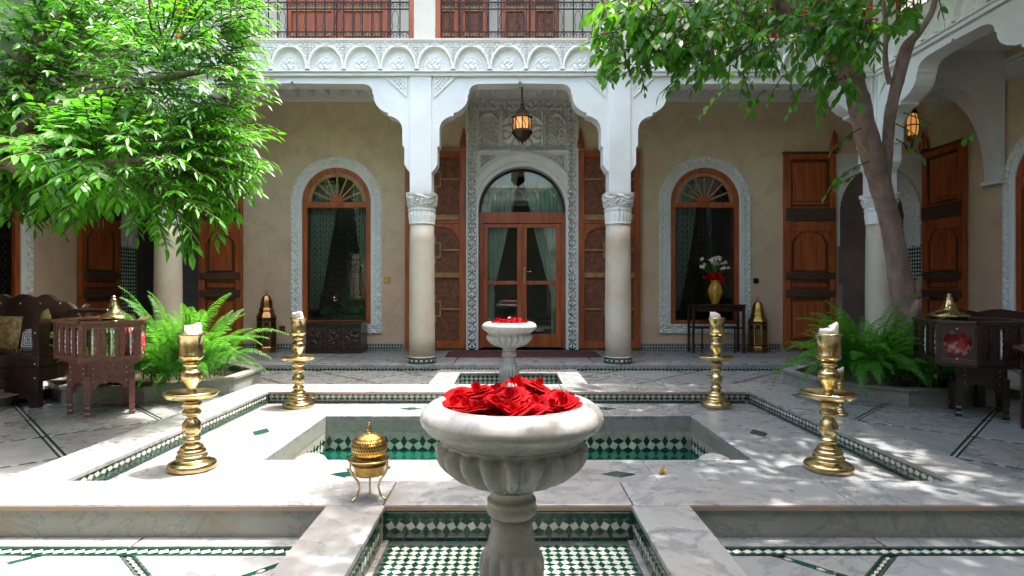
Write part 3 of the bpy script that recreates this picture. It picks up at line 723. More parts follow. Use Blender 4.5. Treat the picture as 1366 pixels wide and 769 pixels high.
# entrance surround: one relief sheet
def door_surround():
    x0, x1, z0, z1 = -.985, .985, .10, 4.55
    xs = np.linspace(x0, x1, 200); zs = np.linspace(z0, z1, 420); X, Z = np.meshgrid(xs, zs, indexing='ij')
    zc = 2.59; rr = np.hypot(X, Z-zc); H = np.full(X.shape, .45)
    pz0, pz1 = 3.74, 4.36
    for a, b_, kind in ((-.79, -.40, 0), (-.375, .375, 1), (.40, .79, 0)):
        c = (a+b_)/2; w_ = (b_-a)/2; ins = (X > a) & (X < b_) & (Z > pz0) & (Z < pz1)
        u = (X-c)/w_; top = pz1-.05-(.20*np.abs(u)**2.2 if kind == 0 else .17*np.abs(u)**2.4)
        d = top-Z; pat = star(X-c, Z, 5.2) if kind else scroll(X-c, Z, 6.5)
        h = np.where(d > .035, pat*.85, np.where(d > -.012, 1.1, scroll(X, Z, 9)*.75))
        h = np.where((np.abs(u) > .93), 1.1, h)
        H = np.where(ins, h, H)
    H = np.where((np.abs(Z-3.70) < .045) & (np.abs(X) < .81), chev(X, (Z-3.655)/.09, 16), H)
    sp = (Z > zc) & (Z < 3.62) & (rr > 1.03) & (np.abs(X) < .79)
    orn = (np.abs(X) < .74) & (Z < 3.57) & (rr > 1.07)
    H = np.where(sp, np.where(orn, scroll(X, Z, 9)*1.0, .5), H)
    H = np.where((rr < 1.0) & (Z > zc), .95, H); H = np.where((np.abs(rr-1.015) < .018) & (Z > zc), 1.3, H)
    H = np.where((rr < .86) & (Z > zc), .6, H)
    bx = np.abs(X) > .81; H = np.where(bx, chev(Z, (np.abs(X)-.81)/.175, 6.5), H)
    H = np.where((Z > 4.39) & ~(bx & (Z < 4.39)), chev(X, (Z-4.39)/.16, 6.5), H)
    keep = ~(((rr < .805) & (Z >= zc)) | ((np.abs(X) < .805) & (Z < zc)))
    P = np.stack([X+DC, -.01-H*.11, Z], -1)
    return MB().grid(P, keep[:-1, :-1] & keep[1:, 1:] & keep[1:, :-1] & keep[:-1, 1:])
ds = door_surround().build('stucco_door_surround', 'stucco', bw, label='carved white stucco surround reaching the ceiling around the entrance')
m = MB()
o1 = [(DC-.83, .10)]+[(DC-.83*math.cos(PI*i/32), 2.59+.83*math.sin(PI*i/32)) for i in range(33)]+[(DC+.83, .10)]
i1 = [(DC-.785, .10)]+[(DC-.785*math.cos(PI*i/32), 2.59+.785*math.sin(PI*i/32)) for i in range(33)]+[(DC+.785, .10)]
for i in range(len(o1)-1): m.prism([o1[i], o1[i+1], i1[i+1], i1[i]], -.085, .3)
m.build('archivolt', 'white', ds)
for sg in (-1, 1): MB().box(DC+sg*.98, DC+sg*1.0, -.125, .0, .1, 4.55).build('edge_bead', 'white', ds)
# entrance door
dr = MB()
W_ = .782
dr.box(DC-W_, DC-W_+.07, .12, .22, .10, 2.57); dr.box(DC+W_-.07, DC+W_, .12, .22, .10, 2.57); dr.box(DC-W_, DC+W_, .115, .225, 2.38, 2.58)
ed = dr.build('entrance_door', 'wood', bw, bevel=.006, label='glazed red wood double door under a round arched fanlight')
m = MB(); o1 = [(DC+W_*math.cos(PI*i/32), 2.59+W_*math.sin(PI*i/32)) for i in range(33)]; i1 = [(DC+(W_-.035)*math.cos(PI*i/32), 2.59+(W_-.035)*math.sin(PI*i/32)) for i in range(33)]
for i in range(32): m.prism([o1[i], o1[i+1], i1[i+1], i1[i]], .12, .2)
m.build('fanlight_frame', 'bronze', ed)
MB().prism([(DC+(W_-.02)*math.cos(PI*i/32), 2.585+(W_-.02)*math.sin(PI*i/32)) for i in range(33)], .16, .165).build('fanlight_glass', 'glass', ed)
for sg in (-1, 1):
    a, b_ = (DC-W_+.072, DC-.002) if sg < 0 else (DC+.002, DC+W_-.072)
    m = MB(); st = .085
    m.box(a, a+st, .13, .18, .12, 2.37); m.box(b_-st, b_, .13, .18, .12, 2.37); m.box(a+st, b_-st, .131, .179, .12, .36); m.box(a+st, b_-st, .131, .179, 2.30, 2.37); m.box(a+st, b_-st, .131, .179, 1.26, 1.33)
    m.build('glazed_leaf', 'wood', ed, bevel=.004)
    MB().box(a+st, b_-st, .153, .157, .36, 1.26).build('pane', 'glass', ed); MB().box(a+st, b_-st, .153, .157, 1.33, 2.30).build('pane', 'glass', ed)
m = MB(); m.box(DC+.03, DC+.065, .115, .13, 1.28, 1.58); m.tube([(DC+.048, .12, 1.50), (DC+.048, .08, 1.50), (DC+.16, .075, 1.495)], .009); m.build('handle', 'brass', ed)
curtain(ed, DC-.76, DC-.05, 1.0, 3.45, .30, gather=-1, folds=8); curtain(ed, DC+.02, DC+.78, 1.0, 3.45, .31, gather=1, folds=8)
curtain(ed, DC-.72, DC-.50, .15, 1.15, .30, folds=3); curtain(ed, DC+.55, DC+.76, .15, 1.15, .31, folds=3)
# leaves
door_leaf(bw, -1.845, -.765, .12, 3.64, 'carved', 1, label='carved leaf folded open left of the entrance')
door_leaf(bw, 1.255, 2.365, .12, 3.64, 'carved', -1, label='carved leaf folded open right of the entrance')
door_leaf(bw, wx(1044, WY), wx(1112, WY), .12, 3.60, 'plain', 1, label='panelled leaf folded flat on the wall right of the right window')
door_leaf(bw, wx(268, WY), wx(325, WY), .12, 3.60, 'plain', -1, label='panelled leaf beside the fern, left of the left window')
# portals: stucco lintels and reveals with tile dado
for a, b_, sg in ((*op_l, -1), (*op_r, 1)):
    c = (a+b_)/2; w_ = (b_-a)/2
    xs = np.linspace(a-.07, b_+.06, 130); zs = np.linspace(1.95, 3.62, 140); X, Z = np.meshgrid(xs, zs, indexing='ij')
    e = ((X-c)/w_)**2+((np.maximum(Z, 2.55)-2.55)/.84)**2; keep = e > 1.0
    H = np.where(e > 1.25, scroll(X, Z, 8), .9); H = np.where((Z > 3.52) | (X < a-.03) | (X > b_+.03), .8, H)
    MB().grid(np.stack([X, -.015-H*.02, Z], -1), keep[:-1, :-1]).build('stucco_portal_head', 'stucco', bw)
    xr = a if sg < 0 else b_
    ys = np.linspace(0, .47, 44); zs = np.linspace(1.95, 3.3, 120); Y, Z = np.meshgrid(ys, zs, indexing='ij')
    arch = 2.3+.85*np.sqrt(np.clip(1-((Y-.24)/.30)**2, 0, 1)); H = np.where(Z < arch-.06, star(Y, Z, 8), np.where(Z < arch, 1.2, .3+.6*scroll(Y, Z, 11)))
    xoff = np.clip((Z-2.55)/.84, 0, 1); X = c+sg*w_*np.sqrt(1-xoff**2)-sg*(.012+H*.018)
    MB().grid(np.stack([X, Y, Z], -1)).build('stucco_reveal', 'stucco', bw)
    MB().box(xr-sg*.001, xr-sg*.010, .005, .47, .09, 1.93).build('tile_dado_backing', 'wtile', bw)
    uu = (0, 1, 0) if sg > 0 else (0, -1, 0)
    if sg > 0: zel(bw, (xr-.0102, .44, .14), (0, -1, 0), (0, 0, 1), 7, 28, .068, .068, parts=True)
    else: zel(bw, (xr+.0102, .03, .14), (0, 1, 0), (0, 0, 1), 7, 28, .068, .068, parts=True)
    MB().box(a, b_, .40, .47, .0, .1).build('threshold', 'marble2', bw)
# skirting tiles along the wall
sk = [(-4.77, -3.0+.0), (-3.0, -1.87), (2.38, 4.93)]
for a, b_ in ((-4.76, -1.87), (2.38, 4.92)):
    MB().box(a, b_, -.012, -.001, .085, .20).build('skirting_backing', 'grout', bw)
    zel(bw, (a+.03, -.013, .125), (1, 0, 0), (0, 0, 1), int((b_-a)/.05), 2, .05, .045, parts=False)
for sg in (-1, 1): MB().box(DC+sg*.81, DC+sg*1.02, -.075, .1, .08, .19).build('surround_foot', 'green', bw, bevel=.006)
for px in (517, 377): 
    MB().box(wx(px-4, WY), wx(px+4, WY), -.015, 0, wz(378 if px > 400 else 443, WY), wz(369 if px > 400 else 434, WY)).build('light_switch', 'brassd', bw, bevel=.004)
MB().box(wx(1005, WY), wx(1012, WY), -.015, 0, wz(378, WY), wz(371, WY)).build('light_switch', 'bronze', bw, bevel=.004)
# wall top cornice
MB().box(WX0, WX1, -.07, 0, 4.55, 4.775).build('cornice', 'white', bw, bevel=.01)

# rooms behind the wall (dark interiors seen through the openings)
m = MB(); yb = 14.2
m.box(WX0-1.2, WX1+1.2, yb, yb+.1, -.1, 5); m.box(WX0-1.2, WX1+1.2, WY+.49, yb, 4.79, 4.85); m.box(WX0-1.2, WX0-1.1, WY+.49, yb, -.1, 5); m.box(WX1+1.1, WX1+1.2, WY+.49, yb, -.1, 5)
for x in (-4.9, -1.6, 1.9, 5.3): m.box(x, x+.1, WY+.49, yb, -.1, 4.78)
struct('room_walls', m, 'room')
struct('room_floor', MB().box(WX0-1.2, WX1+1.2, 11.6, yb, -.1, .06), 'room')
t = thing('daybed', 'daybed with blue grey cushions seen through the left window grille', 'bed', (LWc, 12.0, .06))
MB().box(-.9, .9, -.4, .4, 0, .42).build('base', 'ebony', t); MB().box(-.88, .88, -.38, .38, .42, .60).build('mattress', 'cushb', t, bevel=.05)
for x in (-.55, 0, .5): MB().lathe([(.0, -.09), (.2, -.07), (.26, 0), (.2, .07), (0, .09)], 16).build('pillow', 'cushb', t, loc=(x, -.05, .72))
t = thing('console_cabinet', 'dark cabinet standing inside the right doorway behind the tree', 'cabinet', (6.6, 13.2, .06)); MB().box(-.6, .6, -.3, .3, .1, 1.2).build('body', 'ebony', t, bevel=.01)
for x in (-.55, .55):
    for y in (-.25, .25): MB().box(x-.04, x+.04, y-.04, y+.04, 0, .1).build('foot', 'ebony', t)

# ================================================================== side walls
def side_wall(name, label, x, rz, sg, uc, leaf, leaflabel, winlabel):
    wl = thing(name, label, 'wall', (x, WY, 0), rz)
    a, b_ = (0.02, 13.8) if sg > 0 else (-13.8, -.02)
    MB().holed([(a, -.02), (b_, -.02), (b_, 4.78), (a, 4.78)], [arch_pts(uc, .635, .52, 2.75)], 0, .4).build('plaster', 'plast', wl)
    window(wl, uc, curt=(0, 0), label=winlabel)
    door_leaf(wl, *leaf, .12, 3.60, 'plain', -sg, y=-.01, label=leaflabel)
    u0, u1 = (.1, 5) if sg > 0 else (-5, -.1)
    xs = np.linspace(u0, u1, 460); zs = np.linspace(4.30, 4.56, 26); X, Z = np.meshgrid(xs, zs, indexing='ij')
    H = np.where((Z < 4.33) | (Z > 4.53), 1.2, scroll(X, Z, 8)); MB().grid(np.stack([X, -.01-H*.025, Z], -1)).build('stucco_frieze', 'stucco', wl)
    MB().box(a, b_, -.07, 0, 4.57, 4.62).build('cornice', 'white', wl)
    MB().box(uc-1.2, uc+1.2, .9, 1.0, 0, 4.7).build('dark_room_backdrop', 'room', wl)  # dark sheet behind the opening, interior gloom painted as its colour
    return wl
rwl = side_wall('side_wall', 'right side wall of the portico behind the tree with a folded door leaf', WX1, -PI/2, 1, 2.56, (.06, 1.04), 'tall leaf folded on the right side wall', 'arched opening in white band at right edge')
lwl = side_wall('side_wall', 'left side wall of the portico behind the dark sofa and chair', WX0, PI/2, -1, -2.78, (-1.04, -.06), 'tall leaf folded on the left side wall', 'arched opening in white band at left edge')

# ================================================================== arcades
PROF = [(13, 232), (15, 229), (19, 224), (22, 218), (22, 196), (24.7, 193), (24.7, 172), (25.5, 168), (27, 163.5), (30, 159.5), (35, 156), (40, 154), (44, 153.2), (44, 149.5), (49, 148), (55, 144), (60, 138.5), (62.5, 132), (63, 126), (64.6, 124), (64.8, 120), (66.5, 116), (70, 112.8), (75.5, 111)]
def prof(scale=1.0, S=90.9): return [((13+(x-13)*scale)/S, EYE+(CY-y)/S) for x, y in PROF]
ZB0 = EYE+(CY-111)/90.9         # flat underside 4.20
ZB1 = EYE+(CY-97)/90.9          # 4.357
ZF1 = EYE+(CY-56.5)/90.9        # 4.80
def arcade_bay(parent, x0, x1, scale=1.0, depth=.32):
    p = prof(scale); xm = (x0+x1)/2
    def X(u): return u
    L = [(x0+u, z) for u, z in p]; Rr = [(x1-u, z) for u, z in reversed(p)]
    poly = [(x0+.14, ZB1-.001), (x0+.14, p[0][1])]+L+[(xm-.03, ZB0+.01), (xm, ZB0+.05), (xm+.03, ZB0+.01)]+Rr+[(x1-.14, p[0][1]), (x1-.14, ZB1-.001)]
    MB().prism(poly, .03, depth-.03).build('arch', 'white', parent)
    for c, sg in ((x0, 1), (x1, -1)):      # carved spandrel triangle
        xs = np.linspace(0, .36, 46); zs = np.linspace(0, .34, 44); Xg, Zg = np.meshgrid(xs, zs, indexing='ij')
        e = Xg/.36-(Zg/.34); keep = e < 0; H = np.where((e > -.10) | (Xg < .02) | (Zg > .32), 1.1, scroll(Xg, Zg, 8)*.9)
        P = np.stack([c+sg*(Xg+.20), .030-.018*H, Zg+ZB1-.36], -1); P[:, :, 0] = c+sg*(.20+Xg)
        mm = MB().grid(P if sg > 0 else P[:, ::-1], (keep[:-1, :-1] if sg > 0 else keep[:-1, ::-1][:, 1:]))
        mm.build('spandrel_relief', 'stucco', parent)
def cap_mesh():
    n = 72; S = 90.9; z0 = EYE+(CY-298)/S; z1 = EYE+(CY-257)/S; hh = z1-z0; rows_ = 46; P = np.zeros((n+1, rows_, 3))
    for i in range(n+1):
        a = 2*PI*i/n
        for j in range(rows_):
            v = j/(rows_-1); sq = max(0, (v-.5))*1.9; base = .178+.012*v+.03*max(0, v-.45)/.55
            c_, s_ = abs(math.cos(a)), abs(math.sin(a)); k = 1/max(c_, s_)
            r = base*((1-min(sq, 1))+min(sq, 1)*min(k, 1.28)*.93)
            if v < .04: r = .19
            elif v < .5:
                pet = abs(math.sin(a*10)); r += .030*pet**.6*(1-abs(v-.27)*1.5)-.008
                if v > .44: r += .012
            elif v < .56: r += .008
            elif v < .92: r += .030*(math.sin(a*12+4*math.sin(v*22))*math.cos(v*40+a*6) > -.1)
            else: r += .02
            P[i, j] = (r*math.cos(a), r*math.sin(a), z0+hh*v)
    m = MB().grid(P); return m, z0, z1
capm, CZ0, CZ1 = cap_mesh(); CAPM = capm.mesh('capital', 'stucco')
colm = MB().lathe([(.190, .16), (.192, .5), (.190, 1.2), (.184, 1.9), (.178, CZ0+.01)], 40).mesh('column_shaft', 'colm')
basm = MB().lathe([(.0, ZP), (.206, ZP), (.208, ZP+.02), (.206, ZP+.09), (.198, ZP+.105), (.19, ZP+.11)], 40).mesh('column_base', 'grout')
for me in (basm,): pass
tb = []
for k in range(34):
    a = 2*PI*k/34
    for j, (z, mt) in enumerate(((ZP+.022, 'g'), (ZP+.052, 'w'), (ZP+.082, 'g'))):
        n_ = Vector((math.cos(a), math.sin(a), 0)); u = Vector((-n_.y, n_.x, 0)); tb.append((u, n_, z, mt if (k+j) % 2 or mt == 'g' else 'g2'))
BT = {}
for mt in ('g', 'w'):
    sel = [(u, n_, z) for u, n_, z, q in tb if (q[0] == mt)]
    m = MB()
    for u, n_, z in sel:
        M3 = Matrix((u*.036, Vector((0, 0, .028)), n_)).transposed()
        m.add([tuple(M3 @ Vector(p)+n_*.207+Vector((0, 0, z))) for p in UP['SQ'].v], UP['SQ'].f)
    BT[mt] = m.mesh('base_tiles', 'green' if mt == 'g' else 'wtile')
def column(parent, x, depth=.32, top=ZB1, y=None):
    y = depth/2 if y is None else y
    c = put('column', colm, parent, loc=(x, y, 0))
    put('capital', CAPM, c); bs = put('base', basm, c)
    o = put('green_base_tiles', BT['g'], c, kind='stuff'); put('white_base_tiles', BT['w'], c, kind='stuff')
    return c
def pier(parent, x, depth=.32, y0=0.0):
    m = MB(); m.box(x-.147, x+.147, y0, y0+depth, CZ1+.0, ZB1-.002); m.box(x-.175, x+.175, y0-.012+.012, y0+depth-.001, ZB0-.0, ZB1-.003)
    return MB().box(x-.16, x+.16, y0, y0+depth, CZ1+.001, ZB1-.002).build('pier', 'white', parent, bevel=.008)
# frieze module
def frieze_mesh():
    W2 = .266; Hh = ZF1-ZB1-.03; xs = np.linspace(-W2, W2, 58); zs = np.linspace(0, Hh, 46); X, Z = np.meshgrid(xs, zs, indexing='ij')
    a, b_ = .25, Hh*.80; e = np.sqrt((X/a)**2+(np.maximum(Z-.01, 0)/b_)**2)
    H = np.where(e > 1.0, .45+.5*scroll(X, Z, 11), 0)
    H = np.where(np.abs(e-1.0) < .07, 1.35, H)
    # stepped scallops inside
    e2 = e+.055*np.abs(np.sin(np.arctan2(Z, X)*6)); lev = np.floor((.93-e2)/.17); inn = e < .93
    H = np.where(inn, .05+.24*np.clip(lev, 0, 5)*(1-.45*(1-scroll(X, Z, 6))), H)
    H = np.where(Z > Hh-.075, .55+.4*star(X, Z, 15), H); H = np.where(Z > Hh-.012, 1.2, H)
    return MB().grid(np.stack([X, -.0-H*.055, Z], -1)).mesh('frieze_arch', 'stucco')
FRM = frieze_mesh()
def entablature(parent, x0, x1, depth=.32, n=None, start=None):
    MB().box(x0, x1, .018, depth, ZB1, ZB1+.03).build('moulding', 'white', parent) if False else None
    MB().box(x0, x1, -.0, depth+.01, ZB1, ZF1).build('beam', 'white', parent)
    MB().box(x0, x1, -.055, 0-.001, ZB1+.001, ZB1+.028).build('lower_moulding', 'white', parent, bevel=.008)
    MB().box(x0, x1, -.02, -.001, ZB1-.05, ZB1-.0).build('under_moulding', 'white', parent, bevel=.006)
    MB().box(x0, x1, -.07, depth+.02, ZF1+.001, ZF1+.035).build('upper_moulding', 'cream', parent, bevel=.008)
    xx = start if start is not None else x0+.266
    while xx < x1+.1:
        if xx > x0-.1: put('frieze_arch', FRM, parent, loc=(xx, -.001, ZB1+.03))
        xx += .532
def joists(parent, x0, x1, y0, y1, sp=.27):
    x = x0
    while x < x1:
        MB().box(x, x+.085, y0, y1, 4.62, 4.76).build('joist', 'white', parent, bevel=.012); x += sp
COLX = [-5.08, -1.287, 1.64, 5.55]
ar = thing('arcade', 'white arcade before the entrance wall with cream columns and carved frieze', 'arcade', (0, AY, 0))
for x in COLX: column(ar, x); pier(ar, x)
for a, b_ in zip(COLX, COLX[1:]): arcade_bay(ar, a, b_)
entablature(ar, AX0-.16, AX1+.16, start=wx(387.4, AY)-.532*6)
m = MB(); m.box(-.035+COLX[1]+.03, COLX[1]+.04, -.0015, -.001, 0, 0) if False else None
MB().box(WX0, WX1, .33, 2.0, 4.76, 4.80).build('portico_ceiling', 'white', ar); MB().box(AX1+.17, WX1+.05, .13, .329, 4.757, 4.80).build('portico_ceiling', 'white', ar); MB().box(WX0-.05, AX0-.17, .13, .329, 4.757, 4.80).build('portico_ceiling', 'white', ar); joists(ar, -4.9, 5.4, .335, 1.93)
# side arcades
def side_arcade(label, x, rz, sg):
    t = thing('arcade', label, 'arcade', (x-sg*.16, AY+.16, 0), rz)
    us = [0, 3.3, 6.9]
    for i, u in enumerate(us[1:]): column(t, sg*u); pier(t, sg*u, y0=0)
    for u0, u1 in zip(us, us[1:]):
        a, b_ = (u0, u1) if sg > 0 else (-u1, -u0)
        arcade_bay(t, a, b_, scale=1.55)
    entablature(t, *((.18, 8.8) if sg > 0 else (-8.8, -.18)))
    d = (WX1-AX1)+.18 if sg > 0 else (AX0-WX0)+.18
    MB().box(*((.0, 8.8) if sg > 0 else (-8.8, 0)), .33, d, 4.76, 4.80).build('portico_ceiling', 'white', t)
    return t
ra = side_arcade('white arcade receding on the right behind the tree', AX1, -PI/2, 1)
la = side_arcade('white arcade receding on the left behind the leafy crown', AX0, PI/2, -1)
# corner blocks fill where the arcades meet, and the cross arch on the right
def cross_arch(x0, x1, y, label, mirror=False):
    t = thing('cross_arch', label, 'arch', (x0 if not mirror else x1, y, 0))
    w_ = abs(x1-x0); s_ = -1 if mirror else 1
    c = w_/2+.02; rx = w_/2-.10
    pts = [(c+rx*math.cos(PI*i/30)*(1 if 1 else 0), 2.85+1.36*max(math.sin(PI*i/30), 0)**.9) for i in range(31)]
    poly = [(0, 4.755), (0, 2.70)]+[(.001+.12, 2.70)]+list(reversed(pts))+[(w_-.02, 2.85), (w_-.02, 4.755)]
    poly = [(s_*a, b_) for a, b_ in poly]
    if mirror: poly = poly[::-1]
    MB().prism(poly, 0, .33).build('arch_wall', 'white', t)
    m = MB().box(s_*(w_-.13), s_*(w_-.005), -.02, .35, 2.78, 2.849); m.build('bracket', 'white', t, bevel=.01)
    m = MB(); m.box(s_*.1, s_*(w_-.02), -.015, -.001, 4.28, 4.30); m.box(s_*(w_-.06), s_*(w_-.04), -.015, -.001, 2.9, 4.28); m.build('bead', 'white', t)
    return t
cross_arch(AX1+.16, WX1, 9.02, 'white round cross arch in the right portico corner behind the lit wall lantern')
cross_arch(WX0, AX0-.16, 9.02, 'white round cross arch in the left portico corner hidden by leaves', mirror=True)

# ================================================================== upper gallery
ug = thing('upper_gallery', 'upper gallery storey with cedar doors behind the iron railings', 'gallery', (0, AY, ZF1+.04))
MB().box(WX0, WX1, .0, 2.0, -.19+.155, -.001).build('gallery_floor', 'cream', ug)
MB().box(WX0, WX1, 2.0, 2.2, 0, 3.6).build('gallery_wall', 'cream', ug)
for x in (wx(566, AY), COLX[2], COLX[0], COLX[3]):
    MB().box(x-.16, x+.16, .03, .3, .001, 3.3).build('gallery_pier', 'cream', ug, bevel=.01)
    for sg in (-1, 1): MB().box(x+sg*.165, x+sg*.23, .06, .26, .001, 3.3).build('gallery_post', 'wood', ug, bevel=.005)
MB().box(WX0, WX1, .0, .34, 3.3, 3.75).build('gallery_beam', 'white', ug)
MB().box(WX0-.2, WX1+.2, -.35, 2.3, 3.76, 3.85).build('gallery_roof', 'cream', ug)
for a, b_ in ((COLX[0]+.24, wx(566, AY)-.24), (wx(566, AY)+.24, COLX[2]-.24), (COLX[2]+.24, COLX[3]-.24)):
    MB().box(a, b_, .05, .24, .001, .05).build('gallery_sill', 'wood', ug)
def gdoor(px0, px1, style):
    a, b_ = wx(px0, WY), wx(px1, WY); m = MB().box(a, b_, 1.94, 1.999, .02, 2.5); d = m.build('gallery_door', 'wood' if style else 'wood2', ug)
    n = 2
    for k in range(2):
        x0 = a+(b_-a)*k/2; x1 = a+(b_-a)*(k+1)/2
        MB().box(x0+.02, x0+.10, 1.90, 1.939, .03, 2.5).build('stile', 'wood', d); MB().box(x1-.10, x1-.02, 1.90, 1.939, .03, 2.5).build('stile', 'wood', d)
        for z in (.03, .42, .85, 1.3, 1.8): MB().box(x0+.101, x1-.101, 1.90, 1.939, z, z+.09).build('rail', 'woodl' if z > .3 else 'wood', d)
gdoor(384, 520, 1); gdoor(575, 652, 0); gdoor(668, 745, 0); gdoor(960, 1100, 1)
t = thing('gallery_bench', 'small dark bench behind the upper railing right of the doors', 'bench', (wx(783, 10.5), 10.4, ZF1+.04))
MB().box(-.22, .22, -.12, .12, .28, .33).build('seat', 'ebony', t)
for x in (-.19, .19): MB().box(x-.02, x+.02, -.1, .1, 0, .28).build('leg', 'ebony', t)
MB().box(-.22, .22, .1, .12, .33, .6).build('backrest', 'ebony', t)
def railing(a, b_, label):
    t = thing('balcony_railing', label, 'railing', ((a+b_)/2, AY+.13, ZF1+.09), group='wrought iron balcony railings')
    h = (b_-a)/2; rails = (.02, .12, .46, .56, .95)
    for z in rails: MB().box(-h, h, -.009, .009, z-.008, z+.008).build('rail', 'iron', t)
    n = max(3, int(round((b_-a)/.1375))); 
    for i in range(n+1): x = -h+(b_-a)*i/n; MB().box(x-.008, x+.008, -.008, .008, 0, .95).build('bar', 'iron', t)
    m = MB()
    for i in range(n):
        x = -h+(b_-a)*(i+.5)/n
        for z in (.07, .51):
            for sg in (-1, 1):
                pts = [(x+sg*(.034+.026*math.cos(q)*(1-q/9)), 0, z+.034*math.sin(q)*(1-q/9)) for q in np.linspace(0, 5.5, 9)]
                m.tube(pts, .0055, 4)
        pts = [(x-.068, 0, .12)]+[(x-.05*math.cos(q), 0, .30+.14*math.sin(q)) for q in np.linspace(-.9, PI+.9, 9)]+[(x+.068, 0, .12)]
        if i % 2 == 0: m.tube(pts, .005, 4)
    m.build('scrollwork', 'iron', t, kind='stuff')
railing(COLX[0]+.25, wx(566, AY)-.24, 'iron scroll railing of the upper gallery above the left window')
railing(wx(566, AY)+.24, COLX[2]-.25, 'iron scroll railing of the upper gallery above the entrance')
railing(COLX[2]+.25, COLX[3]-.25, 'iron scroll railing of the upper gallery behind the tree on the right')
def side_storey(x, sg, label):
    t = thing('side_gallery', label, 'gallery', (x-sg*.16, 4.4, ZF1+.04))
    MB().box(sg*.0, sg*2.26, -8.8, 4.4-.0+.0, -.035, -.001).build('gallery_floor', 'cream', t)
    if sg > 0: MB().box(sg*1.9, sg*2.1, -8.8, 4.38, 0, 3.6).build('gallery_wall', 'cream', t)  # left side goes without wall, piers and roof so more skylight enters
    for y in (2.9-.6, -1.2, -4.4) if sg > 0 else (): MB().box(sg*.03, sg*.3, y-.16, y+.16, .001, 3.3).build('gallery_pier', 'cream', t)
    if sg > 0: MB().box(0, sg*.34, -8.8, 4.38, 3.3, 3.74).build('gallery_beam', 'white', t); MB().box(-sg*.3, sg*2.2, -8.8, 4.04, 3.75, 3.84).build('gallery_roof', 'cream', t)
    m = MB()
    for y in np.arange(-8, 4.1, .14): m.box(sg*.12, sg*.135, y, y+.014, 0, .95)
    for z in (.02, .12, .5, .93): m.box(sg*.12, sg*.135, -8.5, 4.1, z, z+.016)
    m.build('railing', 'iron', t, kind='stuff')
side_storey(AX1, 1, 'upper storey gallery above the right arcade'); side_storey(AX0, -1, 'open railed terrace above the left arcade, left unroofed to admit skylight')

# the opposite side of the court, seen only as reflections in the glass and brass
oa = copy_tree(ar, None, 'matching white arcade on the near side of the court, reflected in the door glass')
oa.location = (.3, .15, 0); oa.rotation_euler = (0, 0, PI)
ow = thing('rear_wall', 'cream wall of the near side portico, behind the viewpoint', 'wall', (0, -2.6, 0))
MB().box(WX0, WX1, -.3, 0, -.1, 5.4).build('plaster', 'cream', ow)
MB().box(WX0, WX1, .01, 2.4, 4.81, 4.9).build('upper_floor', 'cream', ow)

# ================================================================== lamps
def hanging_lantern(px, D, py_top, py_bot, label, scale=1.0):
    x = wx(px, D); z0 = wz(py_bot, D); z1 = wz(py_top, D); H = z1-z0
    t = thing('hanging_lantern', label, 'lantern', (x, D, z0))
    k = H/.90
    def L(p): return [(r*k, z*k) for r, z in p]
    n = 8
    MB().lathe(L([(.0, .0), (.012, .02), (.02, .05), (.06, .07), (.125, .12), (.165, .18), (.195, .22), (.20, .235), (.185, .25)]), n, smooth=False).build('bowl', 'bronze', t)
    MB().lathe(L([(.165, .25), (.175, .255), (.175, .27), (.165, .275)]), n, smooth=False).build('collar', 'bronze', t)
    for i in range(n):
        a = 2*PI*i/n; p = (.163*k*math.cos(a), .163*k*math.sin(a)); MB().tube([(p[0], p[1], .27*k), (p[0]*1.04, p[1]*1.04, .38*k), (p[0], p[1], .50*k)], [.016*k, .009*k, .016*k], 6).build('post', 'bronze', t)
        b_ = 2*PI*(i+1)/n; q = (.155*k*math.cos(b_), .155*k*math.sin(b_)); p = (.155*k*math.cos(a), .155*k*math.sin(a))
        MB().add([(p[0], p[1], .275*k), (q[0], q[1], .275*k), (q[0], q[1], .50*k), (p[0], p[1], .50*k)], [(0, 1, 2, 3)]).build('amber_pane', 'lampglass', t)
        mp = Vector(((p[0]+q[0])/2, (p[1]+q[1])/2, 0)); MB().tube([(mp.x*1.02, mp.y*1.02, .275*k), (mp.x*1.05, mp.y*1.05, .36*k), (p[0]*1.01, p[1]*1.01, .46*k)], .005*k, 4).build('filigree', 'bronze', t)
    MB().lathe(L([(.175, .49), (.205, .50), (.20, .515), (.165, .53), (.13, .58), (.075, .65), (.03, .71), (.022, .73), (.035, .75), (.012, .77)]), n, smooth=False).build('roof', 'bronze', t)
    MB().lathe(L([(.008, .76), (.008, .80), (.025, .81), (.008, .825), (.006, .86), (.03, .87), (.007, .885), (.006, .90)]), 8).build('finial', 'bronze', t)
    m = MB(); zt = wz(106, AY) + .03-z0
    zz = H
    while zz < zt: m.lathe([(.004, 0), (.014, .008), (.014, .022), (.004, .03)], 6, (0, 0, zz)); zz += .028
    m.build('chain', 'iron', t, kind='stuff')
    return t
hanging_lantern(696.5, 9.0, 128, 193, 'hexagonal dark bronze lantern with amber glass hanging before the entrance arch')
